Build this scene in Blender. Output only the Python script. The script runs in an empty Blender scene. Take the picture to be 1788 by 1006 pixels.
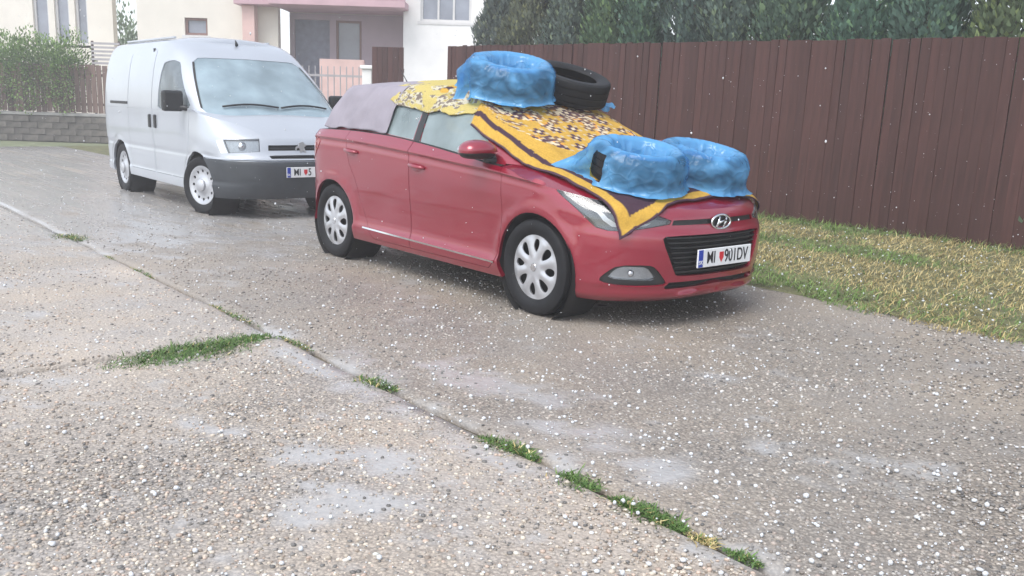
import bpy, bmesh, math, random
import numpy as np
from mathutils import Vector, Matrix, noise as mnoise

random.seed(7); RNG = np.random.default_rng(11)
SC = bpy.context.scene; COL = SC.collection

# ------------------------------------------------------------------ camera
CAM_H, PITCH, ROLL, LENS = 1.3074, .198508, .0318598, 31.974
cam_d = bpy.data.cameras.new('camera'); cam = bpy.data.objects.new('camera', cam_d); COL.objects.link(cam)
cam_d.lens = LENS; cam_d.sensor_width = 36; cam_d.clip_start = .05; cam_d.clip_end = 500
_c, _s = math.cos(PITCH), math.sin(PITCH); _cr, _sr = math.cos(ROLL), math.sin(ROLL)
_fw = Vector((0, _c, -_s)); _u0 = Vector((0, _s, _c)); _r0 = Vector((1, 0, 0))
_rt = _cr*_r0 + _sr*_u0; _up = -_sr*_r0 + _cr*_u0
_m = Matrix((( _rt.x, _up.x, -_fw.x, 0), (_rt.y, _up.y, -_fw.y, 0), (_rt.z, _up.z, -_fw.z, CAM_H), (0, 0, 0, 1)))
cam.matrix_world = _m
SC.camera = cam

# ------------------------------------------------------------------ overcast daylight
world = bpy.data.worlds.new('World'); SC.world = world; world.use_nodes = True
_nt = world.node_tree; _bg = _nt.nodes['Background']
SUN_EL, SUN_AZ = math.radians(58), math.radians(215)     # azimuth measured from +Y, clockwise
_sky = _nt.nodes.new('ShaderNodeTexSky'); _sky.sky_type = 'NISHITA'; _sky.sun_disc = False
_sky.sun_elevation = SUN_EL; _sky.sun_rotation = SUN_AZ; _sky.air_density = 1.0; _sky.dust_density = 1.5; _sky.ozone_density = 1.0
_hs = _nt.nodes.new('ShaderNodeHueSaturation'); _hs.inputs['Saturation'].default_value = .42
_nt.links.new(_sky.outputs[0], _hs.inputs['Color']); _nt.links.new(_hs.outputs[0], _bg.inputs[0])
_bg.inputs[1].default_value = .15
sun_d = bpy.data.lights.new('sun', 'SUN'); sun_d.energy = 1.1; sun_d.angle = math.radians(40); sun_d.color = (1, .97, .93)
sun = bpy.data.objects.new('sun', sun_d); COL.objects.link(sun)
_sd = Vector((math.sin(SUN_AZ)*math.cos(SUN_EL), math.cos(SUN_AZ)*math.cos(SUN_EL), math.sin(SUN_EL)))
sun.rotation_euler = (-_sd).to_track_quat('-Z', 'Y').to_euler(); sun.location = _sd*30
SC.view_settings.view_transform = 'Standard'; SC.view_settings.look = 'None'
SC.view_settings.exposure = 1.12; SC.view_settings.gamma = 1; SC.view_settings.use_curve_mapping = False
SC.cycles.use_denoising = True; SC.cycles.max_bounces = 7; SC.cycles.volume_bounces = 1; SC.cycles.transparent_max_bounces = 12
HAZE_DENSITY = .0054

# ------------------------------------------------------------------ helpers
def tag(o, label=None, cat=None, group=None, kind=None):
    if label: o['label'] = label
    if cat: o['category'] = cat
    if group: o['group'] = group
    if kind: o['kind'] = kind
    return o

def empty(name, loc=(0, 0, 0), rz=0, parent=None):
    o = bpy.data.objects.new(name, None); COL.objects.link(o); o.location = loc; o.rotation_euler = (0, 0, rz)
    o.empty_display_size = .1; o.parent = parent
    return o

def mesh(name, V, F, mat=None, parent=None, smooth=False, normals=None, uv=None, col=None, loc=None):
    me = bpy.data.meshes.new(name)
    V = np.asarray(V, float).reshape(-1, 3)
    if isinstance(F, np.ndarray):
        n = len(F); k = F.shape[1]
        me.vertices.add(len(V)); me.vertices.foreach_set('co', V.ravel())
        me.loops.add(n*k); me.loops.foreach_set('vertex_index', F.ravel().astype(np.int32))
        me.polygons.add(n); me.polygons.foreach_set('loop_start', np.arange(0, n*k, k, dtype=np.int32))
        me.update(calc_edges=True)
    else:
        me.from_pydata(V.tolist(), [], [list(map(int, f)) for f in F]); me.update()
    if smooth: me.polygons.foreach_set('use_smooth', np.ones(len(me.polygons), bool))
    if col is not None:
        a = me.color_attributes.new('Col', 'FLOAT_COLOR', 'POINT')
        c = np.ones((len(V), 4)); c[:, :3] = col; a.data.foreach_set('color', c.ravel())
    if uv is not None:
        l = me.uv_layers.new(name='UVMap'); vi = np.zeros(len(me.loops), np.int32); me.loops.foreach_get('vertex_index', vi)
        l.data.foreach_set('uv', np.asarray(uv, float)[vi].ravel())
    if normals is not None:
        me.normals_split_custom_set_from_vertices(np.asarray(normals).tolist())
    if mat: me.materials.append(mat)
    me.validate()
    o = bpy.data.objects.new(name, me); COL.objects.link(o); o.parent = parent
    if loc is not None: o.location = loc
    return o

class MB:
    """collects simple solids into one mesh"""
    def __init__(s): s.V = []; s.F = []
    def add(s, V, F):
        b = len(s.V); s.V += [tuple(v) for v in V]; s.F += [tuple(i + b for i in f) for f in F]; return s
    def box(s, x0, x1, y0, y1, z0, z1, M=None, bev=0):
        if bev:
            V, F = bevbox(x0, x1, y0, y1, z0, z1, bev)
        else:
            V = [(x, y, z) for x in (x0, x1) for y in (y0, y1) for z in (z0, z1)]
            F = [(0, 1, 3, 2), (4, 6, 7, 5), (0, 4, 5, 1), (2, 3, 7, 6), (0, 2, 6, 4), (1, 5, 7, 3)]
        if M is not None: V = [M @ Vector(v) for v in V]
        return s.add(V, F)
    def tube(s, pts, r, n=8, cap=True):
        pts = [Vector(p) for p in pts]; rs = r if hasattr(r, '__len__') else [r]*len(pts); V = []; F = []
        for i, p in enumerate(pts):
            t = (pts[min(i+1, len(pts)-1)] - pts[max(i-1, 0)]).normalized()
            a = t.orthogonal().normalized() if i == 0 else (a - t*a.dot(t)).normalized()
            b = t.cross(a)
            for k in range(n):
                th = 2*math.pi*k/n; V.append(p + (a*math.cos(th) + b*math.sin(th))*rs[i])
        for i in range(len(pts)-1):
            for k in range(n):
                F.append((i*n+k, i*n+(k+1) % n, (i+1)*n+(k+1) % n, (i+1)*n+k))
        if cap: F += [tuple(range(n))[::-1], tuple(range((len(pts)-1)*n, len(pts)*n))]
        return s.add(V, F)
    def lathe(s, prof, n=48, M=None, closed=False):
        V = []; F = []
        for r, h in prof:
            for k in range(n):
                th = 2*math.pi*k/n; V.append(Vector((r*math.cos(th), h, r*math.sin(th))))
        m = len(prof)
        for i in range(m - (0 if closed else 1)):
            j = (i+1) % m
            for k in range(n): F.append((i*n+k, i*n+(k+1) % n, j*n+(k+1) % n, j*n+k))
        if M is not None: V = [M @ v for v in V]
        return s.add(V, F)
    def build(s, name, mat, parent=None, smooth=False, loc=None):
        o = mesh(name, s.V, s.F, mat, parent, smooth, loc=loc)
        bm = bmesh.new(); bm.from_mesh(o.data); bmesh.ops.recalc_face_normals(bm, faces=bm.faces); bm.to_mesh(o.data); bm.free()
        return o

def bevbox(x0, x1, y0, y1, z0, z1, b):
    bm = bmesh.new(); bmesh.ops.create_cube(bm, size=1)
    for v in bm.verts: v.co = Vector(((x0+x1)/2 + v.co.x*(x1-x0), (y0+y1)/2 + v.co.y*(y1-y0), (z0+z1)/2 + v.co.z*(z1-z0)))
    bmesh.ops.bevel(bm, geom=list(bm.edges), offset=b, segments=2, affect='EDGES', profile=.5)
    bm.verts.index_update(); V = [v.co.copy() for v in bm.verts]; F = [[v.index for v in f.verts] for f in bm.faces]; bm.free()
    return V, F

def autosmooth(o, deg=35):
    me = o.data; me.polygons.foreach_set('use_smooth', np.ones(len(me.polygons), bool))
    me.set_sharp_from_angle(angle=math.radians(deg)); return o

# ------------------------------------------------------------------ materials
def mat(name, col, rough=.6, metal=0, spec=.5, var=.12, vscale=6, bump=0, bscale=60, bdist=.004, coat=0, crough=.05, attr=False, rnd=0, coord='Object', stretch=None, trans=None, alpha=1, emit=None):
    m = bpy.data.materials.new(name); m.use_nodes = True; nt = m.node_tree; N = nt.nodes; L = nt.links
    b = N['Principled BSDF']; b.inputs['Roughness'].default_value = rough; b.inputs['Metallic'].default_value = metal
    b.inputs['Specular IOR Level'].default_value = spec; b.inputs['Coat Weight'].default_value = coat; b.inputs['Coat Roughness'].default_value = crough
    tc = N.new('ShaderNodeTexCoord'); src = tc.outputs[coord]
    if stretch:
        mp = N.new('ShaderNodeMapping'); mp.inputs['Scale'].default_value = stretch; L.new(src, mp.inputs[0]); src = mp.outputs[0]
    base = None
    if attr:
        a = N.new('ShaderNodeVertexColor'); a.layer_name = 'Col'; base = a.outputs['Color']
    nz = N.new('ShaderNodeTexNoise'); nz.inputs['Scale'].default_value = vscale; nz.inputs['Detail'].default_value = 5; L.new(src, nz.inputs['Vector'])
    mr = N.new('ShaderNodeMapRange'); mr.inputs[1].default_value = .3; mr.inputs[2].default_value = .7; mr.inputs[3].default_value = 1 - var; mr.inputs[4].default_value = 1 + var; L.new(nz.outputs['Fac'], mr.inputs[0])
    fac = mr.outputs[0]
    if rnd:
        oi = N.new('ShaderNodeObjectInfo'); m2 = N.new('ShaderNodeMapRange'); m2.inputs[3].default_value = 1 - rnd; m2.inputs[4].default_value = 1 + rnd; L.new(oi.outputs['Random'], m2.inputs[0])
        mm = N.new('ShaderNodeMath'); mm.operation = 'MULTIPLY'; L.new(fac, mm.inputs[0]); L.new(m2.outputs[0], mm.inputs[1]); fac = mm.outputs[0]
    vm = N.new('ShaderNodeVectorMath'); vm.operation = 'SCALE'
    if base is not None: L.new(base, vm.inputs[0])
    else: vm.inputs[0].default_value = col
    L.new(fac, vm.inputs['Scale']); L.new(vm.outputs[0], b.inputs['Base Color'])
    if bump:
        n2 = N.new('ShaderNodeTexNoise'); n2.inputs['Scale'].default_value = bscale; n2.inputs['Detail'].default_value = 4; L.new(src, n2.inputs['Vector'])
        bp = N.new('ShaderNodeBump'); bp.inputs['Strength'].default_value = bump; bp.inputs['Distance'].default_value = bdist; L.new(n2.outputs['Fac'], bp.inputs['Height'])
        L.new(bp.outputs[0], b.inputs['Normal']);
        if coat: L.new(bp.outputs[0], b.inputs['Coat Normal'])
    if alpha < 1: b.inputs['Alpha'].default_value = alpha
    if trans: b.inputs['Transmission Weight'].default_value = trans
    return m

def thin_glass(name, tint=(.95, .97, .97), refl=.12, rough=.04):
    m = bpy.data.materials.new(name); m.use_nodes = True; nt = m.node_tree; N = nt.nodes; L = nt.links
    out = N['Material Output']; N.remove(N['Principled BSDF'])
    t = N.new('ShaderNodeBsdfTransparent'); t.inputs[0].default_value = tint + (1,)
    g = N.new('ShaderNodeBsdfGlossy'); g.inputs['Roughness'].default_value = rough
    lw = N.new('ShaderNodeLayerWeight'); lw.inputs[0].default_value = .35
    mr = N.new('ShaderNodeMapRange'); mr.inputs[3].default_value = refl*.5; mr.inputs[4].default_value = min(1, refl*5); L.new(lw.outputs['Fresnel'], mr.inputs[0])
    mx = N.new('ShaderNodeMixShader'); L.new(mr.outputs[0], mx.inputs[0]); L.new(t.outputs[0], mx.inputs[1]); L.new(g.outputs[0], mx.inputs[2]); L.new(mx.outputs[0], out.inputs[0])
    return m
# ------------------------------------------------------------------ surface library (pure numpy)
def pc(xs, ys):
    """monotone cubic interpolation, clamped"""
    xs = np.asarray(xs, float); ys = np.asarray(ys, float)
    hh = np.diff(xs); dl = np.diff(ys) / hh
    m = np.zeros(len(xs)); m[0] = dl[0]; m[-1] = dl[-1]
    for i in range(1, len(xs) - 1):
        if dl[i-1] * dl[i] > 0:
            w1 = 2*hh[i] + hh[i-1]; w2 = hh[i] + 2*hh[i-1]
            m[i] = (w1 + w2) / (w1/dl[i-1] + w2/dl[i])
    def fn(x):
        x = np.clip(np.asarray(x, float), xs[0], xs[-1])
        i = np.clip(np.searchsorted(xs, x) - 1, 0, len(xs) - 2)
        t = (x - xs[i]) / hh[i]
        return ((2*t**3 - 3*t**2 + 1)*ys[i] + (t**3 - 2*t**2 + t)*hh[i]*m[i]
                + (-2*t**3 + 3*t**2)*ys[i+1] + (t**3 - t**2)*hh[i]*m[i+1])
    return fn

def sstep(a, b, x):
    t = np.clip((np.asarray(x, float) - a) / (b - a), 0, 1)
    return t*t*(3 - 2*t)

class Band:
    """skin round a vehicle: S in 0..1 rear corner (0 = rear centre), 1..2 side, 2..3 front corner (3 = nose); z = height"""
    def __init__(s, xcr, xcf, xr, xf, W, nr, nf, L0r, L0f, W0):
        s.xcr, s.xcf, s.xr, s.xf, s.W = xcr, xcf, xr, xf, W
        th = np.linspace(0, np.pi/2, 400)
        def tab(n, L):
            a = np.sin(th)**(2/n); b = np.cos(th)**(2/n); b[-1] = 0
            d = np.hypot(np.diff(L*a), np.diff(W0*b)); q = np.concatenate([[0], np.cumsum(d)])
            return a, b, q/q[-1]
        s.fa, s.fb, s.fq = tab(nf, L0f); s.ra, s.rb, s.rq = tab(nr, L0r)
    def P(s, S, z):
        S = np.asarray(S, float); z = np.asarray(z, float)
        S, z = np.broadcast_arrays(S, z)
        xcr, xcf, xr, xf = s.xcr(z), s.xcf(z), s.xr(z), s.xf(z)
        qf = np.clip(S - 2, 0, 1); qr = np.clip(1 - S, 0, 1); m = np.clip(S - 1, 0, 1)
        a = np.interp(qf, s.fq, s.fa); b = np.interp(qf, s.fq, s.fb)
        ar = np.interp(qr, s.rq, s.ra); br = np.interp(qr, s.rq, s.rb)
        x = xcr + (xcf - xcr)*m + (xf - xcf)*a + (xr - xcr)*ar
        y = s.W(x, z) * b * br
        return np.stack([x, -y, z], -1)
    def N(s, S, z, e=2e-3):
        S = np.clip(np.asarray(S, float), 0, 3)
        Sa, Sb = np.clip(S - e, 0, 3), np.clip(S + e, 0, 3)
        du = s.P(Sb, z) - s.P(Sa, z); dv = s.P(S, np.asarray(z) + e) - s.P(S, np.asarray(z) - e)
        n = np.cross(du, dv); l = np.linalg.norm(n, axis=-1, keepdims=True)
        return n / np.maximum(l, 1e-9)
    def sx(s, x, z):
        a, b = float(s.xcr(z)), float(s.xcf(z))
        if x < a: return 1 - float(np.interp((a - x)/(a - float(s.xr(z))), s.ra, s.rq))
        if x > b: return 2 + float(np.interp((x - b)/(float(s.xf(z)) - b), s.fa, s.fq))
        return 1 + (x - a)/(b - a)
    def sy(s, y, z, front=True):
        w = float(s.W(3.2 if front else -.5, z))
        bb, q = (s.fb, s.fq) if front else (s.rb, s.rq)
        v = float(np.interp(min(abs(y)/w, 1), bb[::-1], q[::-1]))
        return 2 + v if front else 1 - v
# ------------------------------------------------------------------ yard frame: a along the drive, b across it (towards the brown fence)
YAW = math.radians(-50)
DA = np.array([math.cos(YAW), math.sin(YAW)]); DB = np.array([-math.sin(YAW), math.cos(YAW)])
def ab2w(a, b, z=0.):
    a = np.asarray(a, float); b = np.asarray(b, float)
    return np.stack([a*DA[0] + b*DB[0], a*DA[1] + b*DB[1], np.zeros_like(a + b) + z], -1)
def w2ab(x, y): return x*DA[0] + y*DA[1], x*DB[0] + y*DB[1]
JOINT_B, JOINT_A, VERGE_B, FENCE_B = 2.17, -4.66, 5.82, 10.0

def fbm(P, sc, oct=4):
    return np.array([mnoise.fractal(Vector((p[0]*sc, p[1]*sc, 3.1)), 1., 2., oct) for p in P])

# cheap vectorised value noise for big arrays
_tab = np.random.default_rng(5).random((256, 256))
def vnoise(x, y):
    xi = np.floor(x).astype(int); yi = np.floor(y).astype(int); fx = x - xi; fy = y - yi
    fx = fx*fx*(3 - 2*fx); fy = fy*fy*(3 - 2*fy)
    g = lambda i, j: _tab[i & 255, j & 255]
    return (g(xi, yi)*(1-fx) + g(xi+1, yi)*fx)*(1-fy) + (g(xi, yi+1)*(1-fx) + g(xi+1, yi+1)*fx)*fy
def vfbm(x, y, o=4):
    s = 0; t = 0; w = 1.
    for k in range(o): s = s + w*vnoise(x*2**k + 17*k, y*2**k + 31*k); t += w; w *= .5
    return s/t

# smooth cement patches and water film on the slabs: (x, y, rx, ry, turn)
PATCH = [(-.98, 4.40, .30, .16, -.8), (-.62, 3.98, .34, .15, -.9), (-1.02, 3.42, .24, .14, -.3), (-.70, 3.30, .22, .17, .2),
         (-.46, 3.12, .13, .20, .3), (-.62, 2.80, .2, .22, .2), (-.02, 3.20, .16, .09, -.8), (-1.35, 5.0, .22, .10, -.7),
         (-3.2, 5.2, .35, .15, .1), (.6, 2.62, .2, .08, -.8), (.35, 3.4, .4, .15, -.8), (-.1, 4.2, .5, .15, -.8), (1.3, 3.4, .4, .12, -.3), (-2.4, 3.6, .3, .12, .2), (-6.5, 11.5, 3.0, 1.3, -.3), (-4.9, 9.3, 1.6, .5, -.8), (-9, 14, 3.5, 2., 0), (-3.3, 9.6, 1.0, .35, -.8)]
def patch(x, y):
    s = np.zeros_like(x)
    for px, py, rx, ry, t in PATCH:
        dx, dy = x - px, y - py; c, n = math.cos(t), math.sin(t)
        u = (dx*c + dy*n)/rx; v = (-dx*n + dy*c)/ry
        s = np.maximum(s, np.exp(-(u*u + v*v)*.8))
    s = np.maximum(s, .95*sstep(7.5, 11.5, y - .55*x)*sstep(1.2, -.6, x))        # standing water on the far part of the yard
    n = vfbm(x*5, y*5, 4)
    m = vfbm(x*14, y*14, 3)
    return .78*np.clip((s*1.15 + (n - .5)*2.2 + (m - .5)*1.2 - .42)*1.7, 0, 1)*np.clip(.25 + 1.5*m, 0, 1)

# ------------------------------------------------------------------ ground
def ground_mat(name, tan, grey):
    m = bpy.data.materials.new(name); m.use_nodes = True; nt = m.node_tree; N = nt.nodes; L = nt.links; b = N['Principled BSDF']
    tc = N.new('ShaderNodeTexCoord'); src = tc.outputs['Object']
    at = N.new('ShaderNodeVertexColor'); at.layer_name = 'Col'; sep = N.new('ShaderNodeSeparateColor'); L.new(at.outputs[0], sep.inputs[0])
    def nz(s, d=5):
        n = N.new('ShaderNodeTexNoise'); n.inputs['Scale'].default_value = s; n.inputs['Detail'].default_value = d; L.new(src, n.inputs['Vector']); return n.outputs['Fac']
    def mixc(f, c1, c2):
        x = N.new('ShaderNodeMix'); x.data_type = 'RGBA'
        if hasattr(f, 'is_linked'): L.new(f, x.inputs[0])
        else: x.inputs[0].default_value = f
        for i, c in ((6, c1), (7, c2)):
            if hasattr(c, 'is_linked'): L.new(c, x.inputs[i])
            else: x.inputs[i].default_value = c + (1,)
        return x.outputs[2]
    def ramp(f, a, c):
        r = N.new('ShaderNodeMapRange'); r.inputs[1].default_value = a; r.inputs[2].default_value = c; L.new(f, r.inputs[0]); return r.outputs[0]
    vo = N.new('ShaderNodeTexVoronoi'); vo.inputs['Scale'].default_value = 62; L.new(src, vo.inputs['Vector'])
    vo2 = N.new('ShaderNodeTexVoronoi'); vo2.inputs['Scale'].default_value = 150; L.new(src, vo2.inputs['Vector'])
    big = mixc(ramp(nz(1.3), .4, .62), tan, grey)
    sv = N.new('ShaderNodeSeparateColor'); L.new(vo.outputs['Color'], sv.inputs[0])
    peb = mixc(ramp(sv.outputs[0], 0, 1), (.10, .09, .08), (.50, .46, .40))
    peb2 = mixc(.45, peb, big)
    c = mixc(ramp(vo.outputs['Distance'], .28, .55), peb2, (.14, .125, .11))
    sv2 = N.new('ShaderNodeSeparateColor'); L.new(vo2.outputs['Color'], sv2.inputs[0])
    c = mixc(ramp(sv2.outputs[1], .55, 1.), c, big)
    c = mixc(ramp(nz(.55, 3), .35, .75), c, big)
    smooth = mixc(ramp(nz(25), .3, .7), (.33, .33, .33), (.42, .415, .41))
    c = mixc(sep.outputs[0], c, smooth)
    L.new(c, b.inputs['Base Color'])
    rr = N.new('ShaderNodeMapRange'); rr.inputs[3].default_value = .42; rr.inputs[4].default_value = .14; L.new(sep.outputs[0], rr.inputs[0]); L.new(rr.outputs[0], b.inputs['Roughness'])
    b.inputs['Specular IOR Level'].default_value = .45
    inv = N.new('ShaderNodeMath'); inv.operation = 'SUBTRACT'; inv.inputs[0].default_value = 1; L.new(sep.outputs[0], inv.inputs[1])
    bp = N.new('ShaderNodeBump'); bp.invert = True; bp.inputs['Distance'].default_value = .006; L.new(vo.outputs['Distance'], bp.inputs['Height'])
    mm = N.new('ShaderNodeMath'); mm.operation = 'MULTIPLY'; mm.inputs[1].default_value = .8; L.new(inv.outputs[0], mm.inputs[0]); L.new(mm.outputs[0], bp.inputs['Strength'])
    L.new(bp.outputs[0], b.inputs['Normal'])
    return m

M_soil = mat('soil', (.10, .085, .06), .9, var=.4, vscale=9, bump=.6, bscale=40, bdist=.02)
tag(mesh('ground', [(-60, -10, -.035), (60, -10, -.035), (60, 90, -.035), (-60, 90, -.035)], [(0, 1, 2, 3)], M_soil), kind='structure')

M_yard = ground_mat('aggregate_concrete', (.475, .405, .33), (.42, .38, .34))
M_yard2 = ground_mat('grey_aggregate_concrete', (.345, .295, .24), (.30, .27, .238))
def slab(name, a0, a1, b0, b1, seed, M_):
    """a slab of exposed aggregate concrete with worn edges; finer where the camera is near"""
    def axis(lo, hi, cs, fine):
        pts = [lo]
        while pts[-1] < hi:
            d = abs(pts[-1] - cs); pts.append(pts[-1] + max(fine, (d - 3.5)*.12))
        pts[-1] = hi
        return np.array(pts)
    A = axis(a0, a1, -3.4, .055); Bv = axis(b0, b1, 2.6, .055)
    AA, BB = np.meshgrid(A, Bv, indexing='ij')
    ea = np.minimum(AA - a0, a1 - AA); eb = np.minimum(BB - b0, b1 - BB)
    wob = (vfbm(AA*3 + seed, BB*3, 4) - .5)
    Ax = AA + np.where(ea < 1e-6, wob*.10, 0); Bx = BB + np.where(eb < 1e-6, wob*.12, 0)
    P = ab2w(Ax, Bx)
    P[..., 2] = (vfbm(AA*.8 + seed, BB*.8, 3) - .5)*.012 - np.where((ea < 1e-6) | (eb < 1e-6), .012, 0)
    n, m = AA.shape; idx = np.arange(n*m).reshape(n, m)
    F = np.stack([idx[:-1, :-1], idx[1:, :-1], idx[1:, 1:], idx[:-1, 1:]], -1).reshape(-1, 4)
    V = P.reshape(-1, 3); w = patch(V[:, 0], V[:, 1]); col = np.stack([w, w*0, w*0], 1)
    # skirt
    rim = np.concatenate([idx[:, 0], idx[-1, 1:], idx[::-1, -1][1:], idx[0, ::-1][1:-1]])
    lo = V[rim].copy(); lo[:, 2] = -.06; k = len(V); r = len(rim); j = np.arange(r)
    F2 = np.stack([rim[j], k + j, k + (j+1) % r, rim[(j+1) % r]], -1)
    o = mesh(name, np.vstack([V, lo]), np.vstack([F, F2]), M_, None, True, col=np.vstack([col, np.zeros((r, 3))]))
    return tag(o, kind='structure')
slab('pavement', -24, 11, JOINT_B + .015, VERGE_B, 1., M_yard2)
slab('pavement', -24, JOINT_A - .03, -9, JOINT_B - .015, 5., M_yard)
slab('pavement', JOINT_A + .03, 11, -9, JOINT_B - .015, 9., M_yard)

# loose gravel: round stones set in the surface, many near the camera
def ico(sub=1):
    bm = bmesh.new(); bmesh.ops.create_icosphere(bm, subdivisions=sub, radius=1); bm.verts.index_update()
    V = np.array([v.co[:] for v in bm.verts]); F = np.array([[v.index for v in f.verts] for f in bm.faces]); bm.free(); return V, F
def scatter(name, pos, size, cols, flat, material, sub=1, sink=.3, kind='stuff', jitter=.25):
    V, F = ico(sub); n = len(pos); k = len(V)
    ang = RNG.random(n)*6.283; c, s = np.cos(ang), np.sin(ang)
    v = V[None]*(1 + (RNG.random((n, k, 1)) - .5)*jitter)
    sx = size*(.8 + .5*RNG.random(n)); sy = size*(.7 + .4*RNG.random(n)); sz = size*flat*(.7 + .6*RNG.random(n))
    x = v[..., 0]*sx[:, None]; y = v[..., 1]*sy[:, None]; z = v[..., 2]*sz[:, None]
    o = np.stack([x*c[:, None] - y*s[:, None] + pos[:, 0:1], x*s[:, None] + y*c[:, None] + pos[:, 1:2], z + pos[:, 2:3] + (sz*(1 - 2*sink))[:, None]*.5], -1).reshape(-1, 3)
    f = (F[None] + (np.arange(n)*k)[:, None, None]).reshape(-1, 3)
    ob = mesh(name, o, f, material, None, True, col=np.repeat(cols, k, 0))
    return tag(ob, kind=kind)
def view_points(n, ymin, ymax, power, xr=.72):
    """points on the ground inside the picture's wedge, denser near"""
    t = RNG.random(n); y = (ymin**(1-power) + t*(ymax**(1-power) - ymin**(1-power)))**(1/(1-power))
    x = (RNG.random(n)*2 - 1)*(y*xr + .4)
    return x, y
def on_slab(x, y, pad=0.):
    a, b = w2ab(x, y)
    ok = (b < VERGE_B - .02 + pad) & (np.abs(b - JOINT_B) > .05)
    return ok & ~((np.abs(a - JOINT_A) < .04) & (b < JOINT_B))
PAL = np.array([(.40, .34, .27), (.33, .28, .22), (.25, .22, .19), (.18, .165, .15), (.46, .42, .36), (.35, .26, .20), (.10, .095, .09), (.28, .26, .245), (.22, .17, .13)])
def pebble_cols(n, p=None):
    q = PAL[RNG.choice(len(PAL), n, p=p)]*(.8 + .4*RNG.random((n, 1))); return .8*q + .2*q.mean(1, keepdims=True)*np.array([1.03, 1., .95])
M_stone = mat('pebble', (1, 1, 1), .5, attr=True, var=.15, vscale=200, spec=.5)
for rng_, cnt, lo, hi, sub in (((1.9, 4.4), 34000, .0035, .0105, 1), ((4.2, 12), 34000, .0045, .011, 1)):
    x, y = view_points(cnt, rng_[0], rng_[1], 1.6)
    keep = on_slab(x, y) & (RNG.random(cnt) > patch(x, y)*.85) & (RNG.random(cnt) < .25 + 1.2*vfbm(x*1.7, y*1.7, 3))
    x, y = x[keep], y[keep]
    sz = lo + (hi - lo)*RNG.random(len(x))**2.2
    pcol = pebble_cols(len(x)); right = w2ab(x, y)[1] > JOINT_B; pcol = np.where(right[:, None], (.6*pcol + .4*pcol.mean(1, keepdims=True)*np.array([1., .97, .94]))*1.08, np.minimum(pcol*1.36, .60))
    scatter('gravel', np.stack([x, y, np.zeros_like(x)], 1), sz, pcol, .62, M_stone, sub, .38)
# hailstones lying on the ground and on the verge
M_hail = mat('hail_ice', (.60, .62, .64), .35, var=.06, vscale=90, spec=.6)
x, y = view_points(11500, 2.0, 15, 1.05)
a_, b_ = w2ab(x, y)
keep = (b_ < FENCE_B - .1) & (RNG.random(len(x)) < .15 + 1.1*vfbm(x*1.1 + 9, y*1.1, 3)) & (RNG.random(len(x)) < np.where(b_ < JOINT_B, .5, 1.))
x, y, b_ = x[keep], y[keep], b_[keep]
sz = .0026 + .0078*RNG.random(len(x))**3.2
scatter('hail', np.stack([x, y, np.where(b_ > VERGE_B, .026, .004)], 1), sz, np.full((len(x), 3), .8), .85, M_hail, 1, .2)

# ------------------------------------------------------------------ verge: dry grass between the yard and the fence
M_vsoil = mat('verge_soil', (.12, .12, .055), .95, var=.45, vscale=5, bump=.7, bscale=30, bdist=.03)
A = np.linspace(-24, 11, 90); Bv = np.linspace(VERGE_B - .02, FENCE_B + 3, 30); AA, BB = np.meshgrid(A, Bv, indexing='ij')
P = ab2w(AA, BB); P[..., 2] = -.006 + (vfbm(AA*2, BB*2, 3) - .4)*.05*np.clip((BB - VERGE_B)*2, 0, 1)
idx = np.arange(AA.size).reshape(AA.shape)
tag(mesh('verge', P.reshape(-1, 3), np.stack([idx[:-1, :-1], idx[1:, :-1], idx[1:, 1:], idx[:-1, 1:]], -1).reshape(-1, 4), M_vsoil, None, True), kind='structure')

def blades(pos, length, width, cols, lean=.5, curl=.6, droop=None):
    """curved tapering grass blades: 2 quads + tip, as arrays"""
    n = len(pos); ang = RNG.random(n)*6.283; ln = (RNG.random(n)*lean + .1)
    d = np.stack([np.cos(ang), np.sin(ang), np.zeros(n)], 1); side = np.stack([-np.sin(ang + RNG.random(n)), np.cos(ang + RNG.random(n)), np.zeros(n)], 1)
    V = []
    for t, wf in ((0, 1.), (.5, .8), (1., .08)):
        h = length*(t - .25*curl*t*t); o = length*ln*(t + curl*t*t)
        c = pos + d*o[:, None]; c[:, 2] += h*np.cos(ln*.8)
        V += [c - side*(width*wf)[:, None]/2, c + side*(width*wf)[:, None]/2]
    V = np.stack(V, 1).reshape(-1, 3)
    b = (np.arange(n)*6)[:, None, None]; F = (b + np.array([[0, 1, 3, 2], [2, 3, 5, 4]])[None]).reshape(-1, 4)
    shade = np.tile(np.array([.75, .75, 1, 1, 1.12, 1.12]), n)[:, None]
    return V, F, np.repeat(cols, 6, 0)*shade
M_grass = mat('grass_blades', (1, 1, 1), .55, attr=True, var=.1, vscale=3, spec=.35)
STRAW = np.array([(.50, .40, .17), (.42, .33, .14), (.54, .46, .24), (.32, .25, .11)]); GREEN = np.array([(.12, .22, .045), (.16, .27, .06), (.09, .16, .04), (.21, .29, .08)])
n = 95000
a = RNG.uniform(-11.5, 3.2, n); b = VERGE_B - .3 + (FENCE_B - VERGE_B + .4)*RNG.random(n)**1.2
edge = VERGE_B + .04 + (vfbm(a*1.3, b*0 + 3, 4) - .5)*.95
k = b > edge; a, b, edge = a[k], b[k], edge[k]; n = len(a)
P = ab2w(a, b)
gr = np.clip(1.0*np.exp(-((b - edge)/.55)**2) + .95*np.exp(-((b - FENCE_B)/.6)**2) + (vfbm(a*1.1, b*1.1, 4) - .56)*4.5, .04, 1)
isg = RNG.random(n) < gr
cols = np.where(isg[:, None], GREEN[RNG.integers(0, 4, n)], STRAW[RNG.integers(0, 4, n)])*(.75 + .5*RNG.random((n, 1)))
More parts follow.
